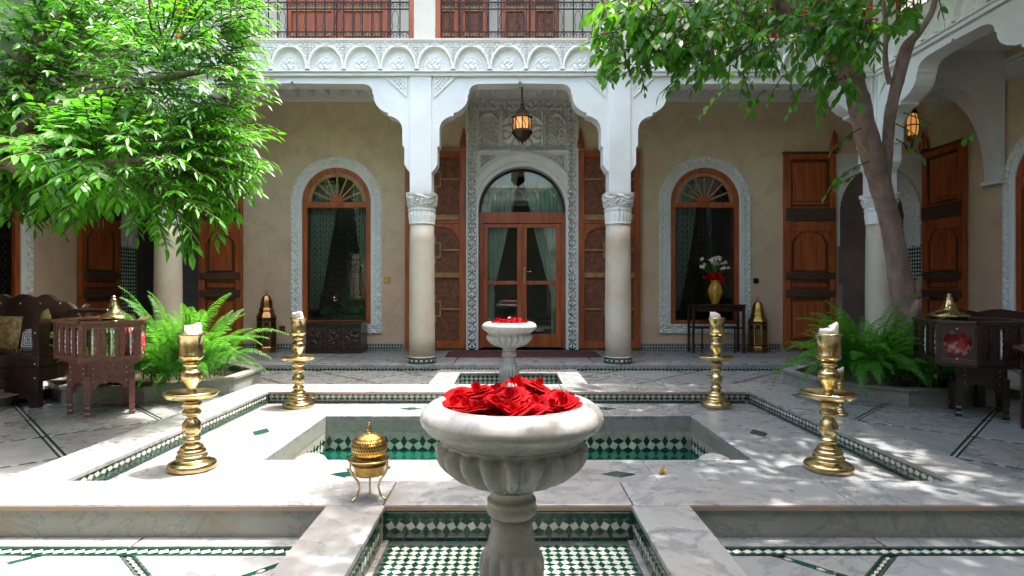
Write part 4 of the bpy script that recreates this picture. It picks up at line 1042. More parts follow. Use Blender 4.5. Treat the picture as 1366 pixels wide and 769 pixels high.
# wall lantern in the right portico
x, D = wx(1217, 9.3), 9.3
t = thing('wall_lantern', 'amber lit copper lantern on a scrolled bracket beside the right corner column', 'lantern', (x, D, wz(200, D)))
k = 1.0
MB().lathe([(.0, .13), (.05, .14), (.085, .17), (.07, .20), (.075, .22)], 8).build('base', 'copper', t)
MB().lathe([(.07, .22), (.085, .30), (.088, .42), (.075, .50), (.055, .56)], 8, smooth=False).build('amber_glass', 'lampglass', t)
for i in range(8):
    a = 2*PI*i/8; MB().tube([(r*math.cos(a), r*math.sin(a), z) for r, z in ((.074, .22), (.089, .30), (.092, .42), (.079, .50), (.057, .57))], .007, 5).build('rib', 'bronze', t)
MB().lathe([(.088, .37), (.095, .38), (.088, .39)], 8).build('band', 'bronze', t)
MB().lathe([(.06, .56), (.075, .57), (.05, .62), (.02, .66), (.005, .72)], 8).build('cap', 'bronze', t)
MB().tube([(0, 0, .13), (-.01, 0, .05), (-.04, 0, .0), (-.08, .0, .02), (-.12, .0, .10), (-.2, 0, .12)], .014, 6).build('bracket', 'bronze', t)
def floor_lantern(px, D, label, gold=False, py_top=388, wpx=27):
    x = wx(px, D); H = wz(py_top, D)-ZP; t = thing('floor_lantern', label, 'lantern', (x, D, ZP), group='tall floor lanterns by the wall')
    r = wpx/2*D/F; mt = 'copper'
    n = 8
    MB().lathe([(r*.9, 0), (r*.95, .03), (r*1.02, .05), (r*1.02, .09), (r*.93, .11)], n, smooth=False).build('foot', mt, t)
    MB().lathe([(r*.90, .11), (r*.90, H*.56)], n, smooth=False).build('body', 'bronze', t)
    for i in range(n):
        a = 2*PI*(i+.5)/n; ap = r*.90*math.cos(PI/n)+.006; u = Vector((-math.sin(a), math.cos(a), 0)); nn = Vector((math.cos(a), math.sin(a), 0)); hw = r*.30
        m = MB()
        for s_ in (-1, 1): m.bar(nn*ap+u*s_*hw+Vector((0, 0, .13)), nn*ap+u*s_*hw+Vector((0, 0, H*.45)), .012, .014, nn)
        pts = [nn*ap+u*hw*math.cos(q)+Vector((0, 0, H*.45+.07*math.sin(q))) for q in np.linspace(0, PI, 7)]
        for p, q in zip(pts, pts[1:]): m.bar(p, q, .012, .014, nn)
        for zz in np.arange(.16, H*.45, .055):
            m.tube([nn*ap+u*(hw*.6*math.cos(q))+Vector((0, 0, zz+.022*math.sin(q))) for q in np.linspace(0, 2*PI, 7)], .005, 4)
        m.build('window_frame', 'brassd' if gold else mt, t)
        MB().tube([nn*0+Vector((r*.93*math.cos(a+PI/n), r*.93*math.sin(a+PI/n), .11)), Vector((r*.93*math.cos(a+PI/n), r*.93*math.sin(a+PI/n), H*.56))], .008, 5).build('corner_rib', mt, t)
    MB().lathe([(r*.98, H*.56), (r*1.02, H*.575), (r*.95, H*.60), (r*.72, H*.66), (r*.70, H*.68), (r*.78, H*.69), (r*.62, H*.73), (r*.60, H*.80), (r*.55, H*.85), (r*.35, H*.92), (r*.08, H*.95), (r*.1, H*.965), (.004, H*.975)], n, smooth=False).build('dome', 'brassd' if gold else mt, t)
    m = MB(); m.tube([(.028*math.cos(q), 0, H*.98+.028*math.sin(q)+.01) for q in np.linspace(-PI/2, 1.5*PI, 13)], .005, 5); m.build('ring', mt, t)
    return t
floor_lantern(355.5, 10.45, 'tall copper floor lantern between the left fern and the left window')
floor_lantern(1011, 10.5, 'dark floor lantern with a golden pierced front, right of the console table', True, 397, 26)

# ================================================================== candlesticks
CS = [(628.59, 29.89), (626.8, 31.68), (622.02, 32.28), (619.03, 29.89), (616.94, 25.1), (615.44, 21.52), (614.25, 19.73), (611.56, 20.62), (609.46, 19.73), (608.57, 17.04), (607.07, 18.23), (604.68, 18.83), (602.59, 17.04), (600.5, 14.94), (599.3, 15.54), (597.51, 13.75), (595.72, 11.36), (594.52, 8.97), (592.13, 10.46), (589.74, 11.66), (587.35, 11.06), (585.55, 8.37), (583.76, 8.07), (581.67, 8.97), (579.58, 11.36), (574.2, 12.55), (566.73, 11.66), (562.24, 7.77), (559.25, 5.98), (557.46, 7.17), (556.27, 11.36), (553.28, 12.55), (550.29, 11.36), (548.2, 8.07), (546.7, 8.07), (544.31, 12.55), (539.83, 13.15), (536.84, 8.97), (535.35, 17.93), (532.36, 32.28), (526.98, 36.16), (525.18, 35.86), (525.78, 33.47), (528.77, 20.92), (530.56, 9.56), (526.98, 7.17), (521.9, 5.68), (517.41, 7.17), (508.45, 13.45), (500.98, 14.35), (497.09, 11.95), (495.3, 7.47), (492.01, 7.47), (490.52, 11.36), (487.53, 10.76), (485.14, 8.37), (483.04, 12.55), (479.16, 16.14), (477.37, 16.74), (475.57, 14.94), (453.16, 15.54), (451.07, 17.33), (448.68, 17.93), (447.48, 17.04), (448.68, 14.94), (457.64, 14.05), (458.24, 0.03)]
def stick_mesh(S, flat): 
    prof_ = [(r/208*flat, (628.6-y)/208*S) for y, r in CS]
    return MB().lathe(prof_, 40)
parts_cut = [('base', 0, 18, 'brass'), ('stem', 17, 38, 'brass'), ('drip_dish', 37, 45, 'brass'), ('upper_stem', 44, 56, 'brass'), ('candle_cup', 55, 66, 'brass')]
def candlestick(x, y, z, label, s=1.0, proto=[]):
    t = thing('candlestick', label, 'candlestick', (x, y, z), group='tall turned brass candlesticks around the pool')
    for nm, a, b_, mt in parts_cut:
        if nm not in CH: CH[nm] = MB().lathe([(r/218, (628.6-yy)/208) for yy, r in CS[a:b_]], 40).mesh(nm, mt)
        put(nm, CH[nm], t)
    t.scale = (s, s, s); t.rotation_euler = (R(random.uniform(-.6, .6)), R(random.uniform(-.6, .6)), random.random()*6); return t
def candle(x, y, z, label, s=1.0, v=0):
    def mod(r, zz, a): return r*(1+.14*math.sin(3*a+v)*(zz > .02)+.05*math.sin(7*a+v*2))
    m = MB().lathe([(.052, 0), (.052, .05), (.050, .075), (.046, .09+.0), (.030, .083), (.012, .072), (.001, .07)], 24, mod=mod)
    for i in range(24*2, len(m.v)):
        q = m.v[i]; m.v[i] = (q[0], q[1], q[2]+.022*math.sin(math.atan2(q[1], q[0])*1.0+v)+.010*math.sin(2.3*math.atan2(q[1], q[0])+v))
    o = m.build('candle', 'wax'); o.location = (x, y, z); o.scale = (s, s, s); tag(o, label, 'candle', 'melted pillar candles')
    MB().tube([(0, 0, .07), (.004, .002, .10)], .003, 5).build('wick', 'bronze', o)
zt = (628.6-458.2)/208
for i, (x, y, lb) in enumerate(((-2.03, 3.85, 'left front brass candlestick, on the deck before the left armchair'), (2.045, 3.83, 'right front brass candlestick, on the deck before the right fern'),
                                (-2.05, 5.86, 'left rear brass candlestick, on the deck in front of the carved chest'), (2.03, 5.86, 'right rear brass candlestick, on the deck in front of the console table'))):
    candlestick(x, y, ZD, lb); candle(x, y, ZD+zt+.002, lb.split(' brass')[0]+' candle, pale melted wax in the brass cup of its candlestick', 1, i*1.7)
sc_ = .42
t = candlestick(wx(1121, 4.9), 4.9, ZR, 'small brass candlestick on the right curb behind the right front one', sc_)
candle(wx(1121, 4.9), 4.9, ZR+zt*sc_+.002, 'small candle stub hidden in the little brass candlestick on the curb', sc_, 2)

# brass incense burner on three legs
bx, by = -.688, 2.97
t = thing('incense_burner', 'pierced brass globe burner on three scrolled legs at the front curb', 'burner', (bx, by, ZR))
S = 271.0
MB().lathe([(.001, .115), (.05, .115), (.072, .12), (.075, .13), (.076, .185), (.08, .19)], 32).build('pot', 'brassd', t)
MB().lathe([(.077, .17), (.084, .171), (.084, .165), (.077, .164)], 32).build('pot_ring', 'brass', t)
MB().lathe([(.07, .187), (.102, .193), (.107, .199), (.106, .202), (.098, .200), (.08, .197)], 40).build('rim_dish', 'brass', t)
gp = [(.088*math.cos(q), .255+.068*math.sin(q)) for q in np.linspace(-.95, 1.45, 22)]
def gm_(r, z, a): return r
MB().lathe([(.08, .199)]+gp, 48).build('globe', 'brassd', t)
m = MB()
for kk in range(40):
    a = 2*PI*kk/40
    for q in (-.3, -.05, .2, .45, .7):
        aa = a+q; p = Vector((.0888*math.cos(q)*math.cos(aa), .0888*math.cos(q)*math.sin(aa), .255+.0687*math.sin(q))); nn = Vector((p.x, p.y, (p.z-.255)*1.3)).normalized()
        u = nn.cross(Vector((0, 0, 1))).normalized(); v_ = nn.cross(u); m.add([p+u*.0045, p+v_*.006, p-u*.0045, p-v_*.006], [(0, 1, 2, 3)])
m.build('pierced_holes', 'iron', t, kind='stuff')
MB().lathe([(.02, .318), (.016, .326), (.008, .332), (.013, .338), (.015, .343), (.008, .352), (.004, .362), (.007, .366), (.001, .376)], 14).build('finial', 'brass', t)
for i in range(3):
    a = R(-35+120*i+15); pts = [(.10, .196), (.103, .165), (.090, .13), (.060, .095), (.052, .06), (.064, .025), (.088, .006), (.098, .008)]
    MB().tube([(r*math.cos(a), r*math.sin(a), z) for r, z in pts], [.006, .0065, .006, .0055, .0055, .005, .006, .004], 8).build('leg', 'brass', t)
    MB().tube([(.098*math.cos(a), .098*math.sin(a), .165), (.112*math.cos(a), .112*math.sin(a), .158), (.118*math.cos(a), .118*math.sin(a), .168)], .004, 6).build('curl', 'bronze', t)

# ================================================================== marble fountains with rose heads
RP = [(.0, .735), (.10, .737), (.20, .762), (.238, .795), (.247, .803), (.262, .806), (.285, .798), (.305, .783), (.3165, .763), (.319, .748), (.313, .733), (.297, .716), (.272, .700), (.256, .690), (.2525, .682)]
def gad(r, z, a):
    n = 20; v = (z-.495)/.175
    k = math.sqrt(max(0.0, math.sin(PI*min(max(v, 0), 1))))
    lob = abs(math.cos(a*n/2))**.85
    return r*(1-.25*k*(1-lob))
GP = [(.2525, .682), (.244, .668), (.246, .662), (.262, .655), (.268, .640), (.266, .622), (.256, .602), (.238, .580), (.212, .558), (.178, .540), (.140, .526), (.104, .514), (.088, .505)]
NP_ = [(.088, .505), (.078, .494), (.073, .476), (.076, .470), (.084, .466), (.087, .458), (.083, .450), (.086, .444), (.089, .432), (.086, .418), (.078, .410), (.071, .404)]
def gad2(r, z, a): 
    v = (z-.05)/.24; k = math.sqrt(max(0.0, math.sin(PI*min(max(v, 0), 1)))); return r*(1-.24*k*(1-abs(math.cos(a*7))**.9))
BP = [(.071, .404), (.073, .37), (.078, .335), (.085, .305), (.091, .290), (.1, .283), (.108, .270), (.113, .25), (.115, .22), (.110, .17), (.098, .11), (.09, .08), (.088, .06)]
FP = [(.088, .06), (.12, .055), (.135, .04), (.14, .02), (.14, -.014), (.0, -.014)]
def fountain(x, y, label, jl):
    t = thing('fountain', label, 'fountain', (x, y, 0), group='marble bowl fountains on the pool axis')
    for nm, pr, md, n in (('bowl', RP, None, 64), ('gadrooned_basin', GP, gad, 176), ('neck', NP_, None, 40), ('lobed_shaft', BP, gad2, 112), ('foot', FP, None, 40)):
        if 'f'+nm not in CH: CH['f'+nm] = MB().lathe(pr if nm != 'bowl' else pr, n, mod=md).mesh(nm, 'fount')
        put(nm, CH['f'+nm], t)
    MB().lathe([(.001, .775), (.215, .775)], 40).build('bowl_water', 'water', t)
    return t
fountain(.012, 2.1, 'near white marble bowl fountain full of red roses', 1); fountain(.012, 6.95, 'far white marble bowl fountain before the entrance door', 2)
def rose_mesh(seed, n=(5, 5, 4, 3, 2)):
    r_ = random.Random(seed); m = MB()
    for L, cnt in enumerate(n):
        rad = (.050, .040, .029, .018, .008)[L]*r_.uniform(.92, 1.08); ht = (.016, .026, .032, .036, .038)[L]
        for k in range(cnt):
            a = 2*PI*(k+r_.random()*.35)/cnt+L*.63; P = np.zeros((8, 7, 3)); half = PI/cnt*1.25; tw_ = r_.uniform(-.12, .12)
            for i in range(8):
                u = (i/7-.5)*2
                for j in range(7):
                    v = j/6; top = math.sqrt(max(0, 1-(abs(u)*.92)**2.6)); vv = v*(.35+.65*top)
                    rr = rad*(.12+.88*math.sin(vv*PI/2)**.8)+(.010*vv**3 if L < 3 else -.002*vv)
                    zz = ht*(vv**1.3)-(.012*max(0, vv-.72)/.28 if L < 3 else 0)+.0015*math.sin(u*3+k)*vv+L*.002
                    aa = a+u*half*(.55+.45*vv)+tw_*vv; P[i, j] = (rr*math.cos(aa), rr*math.sin(aa), zz)
            m.grid(P)
    return m
ROSE = [rose_mesh(i).mesh('rose', 'red') for i in range(6)]
def bowl_of_roses(cx, cy, n, grp, desc, smax=1.0):
    pts = []
    for rr, cnt in ((.0, 1), (.085, 6), (.155, 12), (.185, 8)):
        for i in range(cnt):
            a = 2*PI*(i+random.random()*.4)/cnt+rr*9; pts.append((rr*math.cos(a)*1.08, rr*math.sin(a)*1.0))
    pts = pts[:n]+[(-.12, .05), (.09, .10), (.02, .13), (.0, -.09)]
    for q_, (dx, dy) in enumerate(pts):
        if abs(dx) < .035 and abs(dy) < .035: continue
        d = math.hypot(dx, dy); o = put('rose', random.choice(ROSE)); s_ = random.uniform(.85, 1.2)*smax
        o.location = (cx+dx, cy+dy, .786+(.026 if q_ >= n else 0)+random.uniform(0, .018)-(.006 if d > .17 else 0)); o.scale = (s_, s_, s_*random.uniform(.8, 1.1))
        o.rotation_euler = (random.uniform(-.35, .35)+(.25 if dy < 0 else -.1), random.uniform(-.35, .35)+dx*1.5, random.uniform(0, 6.28)); 
        fr = ('front' if dy < -.06 else 'back' if dy > .06 else 'middle'); lr = ('left' if dx < -.06 else 'right' if dx > .06 else 'centre')
        tag(o, desc+' at the '+fr+' '+lr+' of the heap', 'rose', grp+', '+fr+' '+lr)
bowl_of_roses(.012, 2.1, 27, 'red rose heads floating in the near bowl', 'red rose head floating in the near marble bowl')
bowl_of_roses(.012, 6.95, 27, 'red rose heads floating in the far bowl', 'red rose head floating in the far marble bowl', .85)
m = MB()
for i in range(26):
    a = random.random()*6.28; r_ = random.random()*.02; h = random.random()**.7*.055; q = .004+.008*random.random()
    m.lathe([(.0005, -q), (q, 0), (.0005, q*1.6)], 6, (r_*math.cos(a), r_*math.sin(a), h))
m.tube([(0, 0, 0), (.004, 0, .03), (-.002, 0, .06)], [.012, .008, .004], 8)
for (y, z) in ((2.1, .80), (6.95, .80)):
    o = put('water_jet', m.mesh('water_jet', 'splash'), None, kind='structure'); o.location = (.012, y, z)
# loose petal and leaves
P = np.zeros((5, 5, 3))
for i in range(5):
    for j in range(5): u = i/4-.5; v = j/4-.5; P[i, j] = (u*.045, v*.04*math.cos(u*2), .012*(u*u+v*v)*8)
o = MB().grid(P).build('fallen_petal', 'vase'); o.location = (wx(883, 3.74), 3.74, ZD+.002); o.rotation_euler = (.2, .1, .6); tag(o, 'fallen yellow petal on the front deck, right of the green inset', 'petal')
MB().lathe([(.0005, 0), (.008, .004), (.0005, .012)], 8).build('petal_heart', 'red', o, loc=(0, .012, .006))

# marble globes in the pool corners
for px, lb in ((414, 'white marble globe spout in the left front corner of the pool'), (953, 'white marble globe spout in the right front corner of the pool')):
    D = 4.17; t = thing('globe_spout', lb, 'spout', (wx(px, D), D, -.27))
    MB().lathe([(.05, -.3), (.05, .16), (.085, .175), (.09, .185), (.10, .20), (.118, .235), (.116, .262), (.095, .29), (.055, .309), (.001, .316)], 28).build('globe', 'fount', t)
    MB().lathe([(.118, .195), (.126, .203), (.118, .211)], 28).build('ring', 'fount', t)

# ================================================================== carved chest, console, vase, rug
x0, x1 = wx(410, 10.35), wx(483, 10.35); t = thing('carved_chest', 'low dark carved wooden chest under the left window', 'chest', ((x0+x1)/2, 10.47, ZP))
h = (x1-x0)/2; H = wz(431, 10.25)-ZP
MB().box(-h, h, -.2, .25, .03, H-.03).build('body', 'ebony', t, bevel=.004); MB().box(-h-.015, h+.015, -.225, .26, H-.03, H+.012).build('lid', 'ebony', t, bevel=.006)
MB().box(-h-.01, h+.01, -.215, .255, 0, .05).build('plinth', 'ebony', t, bevel=.004)
xs = np.linspace(-h+.03, h-.03, 90); zs = np.linspace(.07, H-.06, 46); X, Z = np.meshgrid(xs, zs, indexing='ij'); fr_ = ((X+h)/(2*h)*3) % 1
Hh = np.where((np.abs(fr_-.5) > .45), 1.2, np.where(np.hypot((fr_-.5)*.3, (Z-H/2)) < .10, star(X, Z, 10), scroll(X, Z, 7)*.6)); MB().grid(np.stack([X, -.2-Hh*.014, Z], -1)).build('carved_front', 'ebony', t)
MB().lathe([(.001, 0), (.035, .0), (.03, .012), (.001, .014)], 12).build('lock_plate', 'bronze', t, loc=(0, -.214, H*.62)).rotation_euler = (PI/2, 0, 0)
x0, x1 = wx(925, 10.3), wx(992, 10.3); t = thing('console_table', 'slim dark console table under the right window', 'table', ((x0+x1)/2, 10.42, ZP)); h = (x1-x0)/2; H = wz(406, 10.25)-ZP
MB().box(-h-.03, h+.03, -.17, .19, H-.025, H).build('tabletop', 'ebony', t, bevel=.005); MB().box(-h+.03, h-.03, -.13, .15, H-.12, H-.026).build('apron', 'ebony', t)
for a in (-1, 1):
    for b_ in (-.12, .14): MB().box(a*h-.02, a*h+.02, b_-.02, b_+.02, 0, H-.026).build('leg', 'ebony', t, bevel=.003)
MB().box(-h+.02, h-.02, -.135, -.105, H-.42, H-.39).build('stretcher', 'ebony', t); MB().box(-h+.02, h-.02, .125, .155, H-.42, H-.39).build('stretcher', 'ebony', t)
for a in (-.28, 0, .28): MB().box(a-.012, a+.012, -.13, -.108, .0, H-.42).build('slat', 'ebony', t)
zt2 = ZP+H
t = thing('flower_vase', 'ochre yellow vase with brown pattern on the console table', 'vase', (wx(955, 10.35), 10.38, zt2+.001))
MB().lathe([(.055, 0), (.06, .01), (.07, .05), (.098, .12), (.122, .20), (.125, .25), (.115, .30), (.09, .34), (.07, .365), (.068, .38), (.085, .41), (.088, .415), (.07, .405), (.06, .37)], 32).build('body', 'vase', t)
m = MB()
for i in range(8):
    a = 2*PI*i/8; m.tube([((r+.002)*math.cos(a+da), (r+.002)*math.sin(a+da), z) for r, z, da in ((.115, .30, -.2), (.125, .24, 0), (.115, .30, .2), (.098, .33, .0))], .006, 5)
    m.tube([((r+.002)*math.cos(a), (r+.002)*math.sin(a), z) for r, z in ((.123, .21), (.10, .125), (.072, .05))], .003, 4)
m.build('painted_band', 'bronze', t, kind='stuff'); VB = t
t = thing('flower_bouquet', 'bouquet of white blossoms above red roses in the ochre vase', 'flowers', (wx(955, 10.35), 10.38, zt2+.40))
Mw = []
blo = MB()
for i in range(5):
    a = 2*PI*i/5; blo.add([(0, 0, 0), (.02*math.cos(a-.5), .02*math.sin(a-.5), .008), (.032*math.cos(a), .032*math.sin(a), .012), (.02*math.cos(a+.5), .02*math.sin(a+.5), .008)], [(0, 1, 2, 3)])
BLO = blo.mesh('white_blossom', 'wax')
for i in range(30):
    a = random.random()*6.28; r_ = random.random()**.5*.24; h = .20+random.random()*.17+(.05 if r_ < .12 else 0)
    MB().tube([(0, 0, -.1), (r_*.4*math.cos(a), r_*.4*math.sin(a), h*.5), (r_*math.cos(a), r_*math.sin(a), h)], .003, 4).build('stem', 'fern', t)
    for q in range(2): o = put('white_blossom', BLO, t, loc=(r_*math.cos(a)+random.uniform(-.02, .02), r_*math.sin(a)+random.uniform(-.02, .02), h+random.uniform(-.01, .03))); o.rotation_euler = (random.uniform(-1, 1.5), random.uniform(-1, 1), 0)
for i in range(14):
    a = random.random()*6.28; r_ = .05+random.random()*.12; o = put('red_rose_bloom', random.choice(ROSE), t, loc=(r_*math.cos(a), r_*math.sin(a), .03+random.random()*.09)); o.scale = (1.1,)*3; o.rotation_euler = (random.uniform(-1, 1), random.uniform(-1, 1), 0)
t = thing('door_rug', 'dark red woven rug in front of the entrance door', 'rug', (.245, 10.18, ZP))
m = MB().slab(rect(-1.22, 1.22, -.50, .35), .001, .014); m.build('pile', 'rug', t)
for sg in (-1, 1):
    m = MB()
    for i in range(60): y = -.49+i*.0142; m.box(sg*1.221, sg*(1.26+.02*random.random()), y, y+.006, .001, .006)
    m.build('fringe', 'rug', t, kind='stuff')

# ================================================================== carved wooden chairs (open-front corner armchairs), sofa, tables
SP = MB().lathe([(.006, 0), (.006, .03), (.011, .045), (.006, .06), (.012, .085), (.006, .11), (.013, .145), (.006, .18), (.012, .205), (.006, .23), (.011, .245), (.006, .26), (.006, .29)], 8)
SPM = SP.mesh('spindle', 'pearl'); SPD = SP.mesh('spindle', 'ebony')
def leg_panel(m, p, q, z0, z1, t_=.018):
    """bracketed apron between two legs: scalloped arch"""
    p = Vector(p); q = Vector(q); L = (q-p).length; d = (q-p)/L; n = 20
    for i in range(n):
        u0, u1 = i/n, (i+1)/n; um = (u0+u1)/2; e = abs(um-.5)*2; drop = .16*max(0, (e-.35)/.65)**1.5+.018*(math.sin(um*PI*8)**2)
        m.bar(p+d*(u0*L)+Vector((0, 0, z1-drop/2-.02)), p+d*(u1*L)+Vector((0, 0, z1-drop/2-.02)), .018, drop+.04)
def armchair(label, pts, legs, zs, zseat, ztop, types, mats, cush):
    cx = sum(p[0] for p in legs)/4; cy = sum(p[1] for p in legs)/4
    t = thing('armchair', label, 'armchair', (cx, cy, 0), group='carved armchairs with pierced gallery rails')
    pts = [Vector((p[0]-cx, p[1]-cy, 0)) for p in pts]; legs = [Vector((p[0]-cx, p[1]-cy, 0)) for p in legs]
    up = lambda v, z: Vector((v.x, v.y, z))
    ml, mp = mats
    for l in legs:
        d = l.normalized()*.022
        o = MB().lathe([(.034, 0), (.036, .03), (.024, .045), (.032, .06), (.034, .085), (.024, .10), (.034, .115), (.036, zseat-.12)], 4, smooth=False).build('leg', ml, t, loc=(l.x, l.y, 0)); o.rotation_euler = (0, 0, math.atan2((legs[1]-legs[0]).y, (legs[1]-legs[0]).x)+PI/4)
    for i in range(4):
        p, q = legs[i], legs[(i+1) % 4]; m = MB(); m.bar(up(p, zseat-.07), up(q, zseat-.07), .026, .14); leg_panel(m, up(p, 0), up(q, 0), 0, zseat-.14); m.build('apron', ml, t)
        m = MB()
        for l in (p, q):
            dd = (q-p).normalized()*.045*(1 if l is p else -1); nn = Vector(((q-p).y, -(q-p).x, 0)).normalized()
            if nn.dot((p+q)/2) < 0: nn = -nn
            for z in (zseat-.05, zseat-.17, zseat-.10): 
                c = up(l+dd+nn*.016, z); m.lathe([(.0005, -.007), (.007, 0), (.0005, .007)], 6, c)
        m.build('pearl_studs', 'pearl', t, kind='stuff')
    hull = [(p.x*.97, p.y*.97) for p in pts]
    MB().slab(hull, zseat, zseat+.03).build('seat', ml, t)
    for i, ty in enumerate(types):
        p, q = pts[i], pts[(i+1) % len(pts)]; L = (q-p).length; d = (q-p)/L; ang = math.atan2(d.y, d.x)
        if ty is None: continue
        MB().bar(up(p, ztop), up(q, ztop), .085, .028).build('top_rail', mp, t, bevel=.004)
        MB().bar(up(p, zseat+.05), up(q, zseat+.05), .035, .045).build('lower_rail', mp, t, bevel=.003)
        MB().bar(up(p, ztop-.035), up(q, ztop-.035), .03, .035).build('upper_rail', mp, t)
        MB().box(-.02, .02, -.02, .02, zseat+.02, ztop-.014).build('post', mp, t, loc=(p.x, p.y, 0)).rotation_euler = (0, 0, ang)
        a0, a1 = zseat+.075, ztop-.055
        if ty == 'slats':
            n = max(1, int(L/.135)); 
            for k in range(n):
                c = p+d*(L*(k+.5)/n)
                for s_ in (-1, 1): MB().box(-.019, .019, -.011, .011, a0, a1).build('slat', mp, t, loc=tuple(c+d*s_*L/n*.36)).rotation_euler = (0, 0, ang)
                for s_ in (-.012, .012): o = put('spindle', SPM if (mp == 'inlay' or k % 2) and s_ > 0 else SPD, t, loc=tuple(up(c+d*s_, a0))); o.scale = (1, 1, (a1-a0)/.29)
        elif ty == 'cutout':
            hz = (a1-a0); m = MB(); poly = [(0, a0-.02), (L, a0-.02), (L, a1+.02), (0, a1+.02)]; hole = []
            for k in range(48):
                w_ = 2*PI*k/48; uu = math.cos(w_); vv = math.sin(w_); hole.append((L/2+uu*(L/2-.035), (a0+a1)/2+vv*(hz/2-.01)*(1-.38*math.exp(-(uu/.22)**2))*(abs(math.sin(w_))**.0)))
            m.holed(poly, [hole], -.012, .012); o = m.build('cutout_panel', mp, t, loc=(p.x, p.y, 0)); o.rotation_euler = (0, 0, ang)
            m = MB(); nn = Vector((d.y, -d.x, 0)); 
            if nn.dot(p+q) < 0: nn = -nn
            for z in (a0+.0, a1-.0): m.lathe([(.0005, -.009), (.009, 0), (.0005, .009)], 8, tuple(up(p+d*L/2+nn*.014, z)))
            m.build('pearl_studs', 'pearl', t, kind='stuff')
    return t, Vector((cx, cy, 0))
pL = [(-4.45, 6.15), (-4.33, 5.75), (-3.86, 5.42), (-3.45, 5.60), (-3.66, 6.02), (-3.80, 6.28), (-4.35, 6.36)]
armchair('reddish carved armchair left of the pool with pearl spindles and a striped cushion', pL, [(-3.90, 5.56), (-3.60, 5.74), (-3.88, 6.08), (-4.18, 5.72)], 0, .50, .885, ['slats', 'slats', 'slats', 'cutout', 'slats', None, 'slats'], ('inlay', 'inlay'), 'red')
pR = [(4.03, 5.75), (3.93, 5.48), (4.13, 5.28), (4.58, 5.34), (4.85, 5.7), (4.75, 6.15), (4.15, 6.1)]
armchair('dark carved armchair right of the pool with a lobed cut-out panel and red cushion', pR, [(4.22, 5.62), (4.53, 5.46), (4.78, 5.84), (4.40, 5.95)], 0, .49, .89, ['slats', 'cutout', 'slats', 'slats', 'slats', None, 'slats'], ('ebony', 'ebony'), 'red')
def cushion(x, y, z, w_, h_, d_, rz, rx, mat, label, cat='cushion'):
    n = 12; P = np.zeros((n+1, n+1, 3)); m = MB()
    for sg in (-1, 1):
        for i in range(n+1):
            for j in range(n+1):
                u = i/n*2-1; v = j/n*2-1; th = d_/2*(max(0, (1-u**4))*max(0, (1-v**4)))**.5; pin = 1-.06*(u*u*v*v)
                P[i, j] = (u*w_/2*(1-.06*v*v*(1-abs(u)))*pin, -sg*th, v*h_/2*(1-.06*u*u*0)*pin)
        m.grid(P.copy() if sg > 0 else P[::-1].copy())
    o = m.build('cushion', mat); o.location = (x, y, z); o.rotation_euler = (rx, 0, rz); tag(o, label, cat)
    pts = [(u*w_/2*.97, 0, v*h_/2*.97) for u, v in ((-1, -1), (1, -1), (1, 1), (-1, 1), (-1, -1))]; mm = MB()
    for p, q in zip(pts, pts[1:]): mm.tube([p, q], .006, 5)
    mm.build('piping', 'rug' if mat != 'cushg' else 'cushg', o); return o
cushion(-3.66, 5.82, .70, .26, .30, .13, 1.15, -.2, 'cushr', 'red and cream striped cushion leaning in the left armchair')
cushion(4.10, 5.52, .69, .28, .28, .12, -.7, -.15, 'cushr', 'red patterned cushion behind the cut-out panel of the right armchair')
# dark carved sofa at the left edge
t = thing('sofa', 'black carved wooden sofa with scalloped back at the left edge', 'sofa', (-5.35, 6.35, 0))
MB().box(-.9, .66, -.36, .34, .40, .52).build('seat', 'ebony', t, bevel=.01)
for i in range(3):
    x = -.62+i*.42; MB().box(x-.17, x+.17, -.375, -.361, .28, .39).build('drawer', 'ebony', t, bevel=.004)
    m = MB()
    for k in (-.03, 0, .03): m.lathe([(.0005, -.008), (.008, 0), (.0005, .008)], 6, (x+k, -.379, .335))
    m.build('pearl_studs', 'pearl', t, kind='stuff')
MB().box(-.9, .66, -.36, .34, .26, .399).build('apron', 'ebony', t)
for x in (-.86, .60):
    for y in (-.32, .30): MB().box(x-.045, x+.045, y-.04, y+.04, 0, .26 if x < 0 or y > 0 else .259).build('leg', 'ebony', t, bevel=.006)
m = MB(); leg_panel(m, Vector((-.82, -.35, 0)), Vector((.6, -.35, 0)), 0, .26); m.build('scalloped_bracket', 'ebony', t)
for x in (.62,):
    m = MB(); poly = [(-.34, .26), (-.34, .52), (-.36, .82), (-.30, .96), (-.22, .99), (-.18, .90), (-.22, .60), (-.10, .56), (.20, .56), (.24, .62), (.34, .98), (.40, 1.02), (.40, .26)]
    m.prism(poly, -.03, .03); o = m.build('arm', 'ebony', t, bevel=.004); o.rotation_euler = (0, 0, PI/2); o.location = (x, 0, 0)
poly = [(-.9, .5)]+[(-.9+i*1.5/30, 1.08+.05*abs(math.sin(i*.62))-.20*max(0, (i-22)/8)**2) for i in range(31)]+[(.6, .5)]
MB().prism(poly, .28, .335).build('backrest', 'ebony', t, bevel=.004)
m = MB()
for i in range(6): m.lathe([(.0005, -.012), (.012, 0), (.0005, .012)], 6, (-.7+i*.22, .275, 1.03))
for z in (.75, .44, .3): m.lathe([(.0005, -.009), (.009, 0), (.0005, .009)], 6, (.625, -.365, z))
m.build('pearl_studs', 'pearl', t, kind='stuff')
MB().box(.50, .95, .22, .30, .93, .97).build('arm_wing', 'ebony', t, bevel=.01)
cushion(-5.30, 6.22, .71, .44, .40, .16, .1, -.25, 'cushg', 'gold brocade cushion leaning on the dark sofa')
cushion(-4.93, 6.20, .66, .14, .24, .10, .2, -.2, 'cushb', 'small blue and white patterned cushion on the dark sofa')
m = MB()
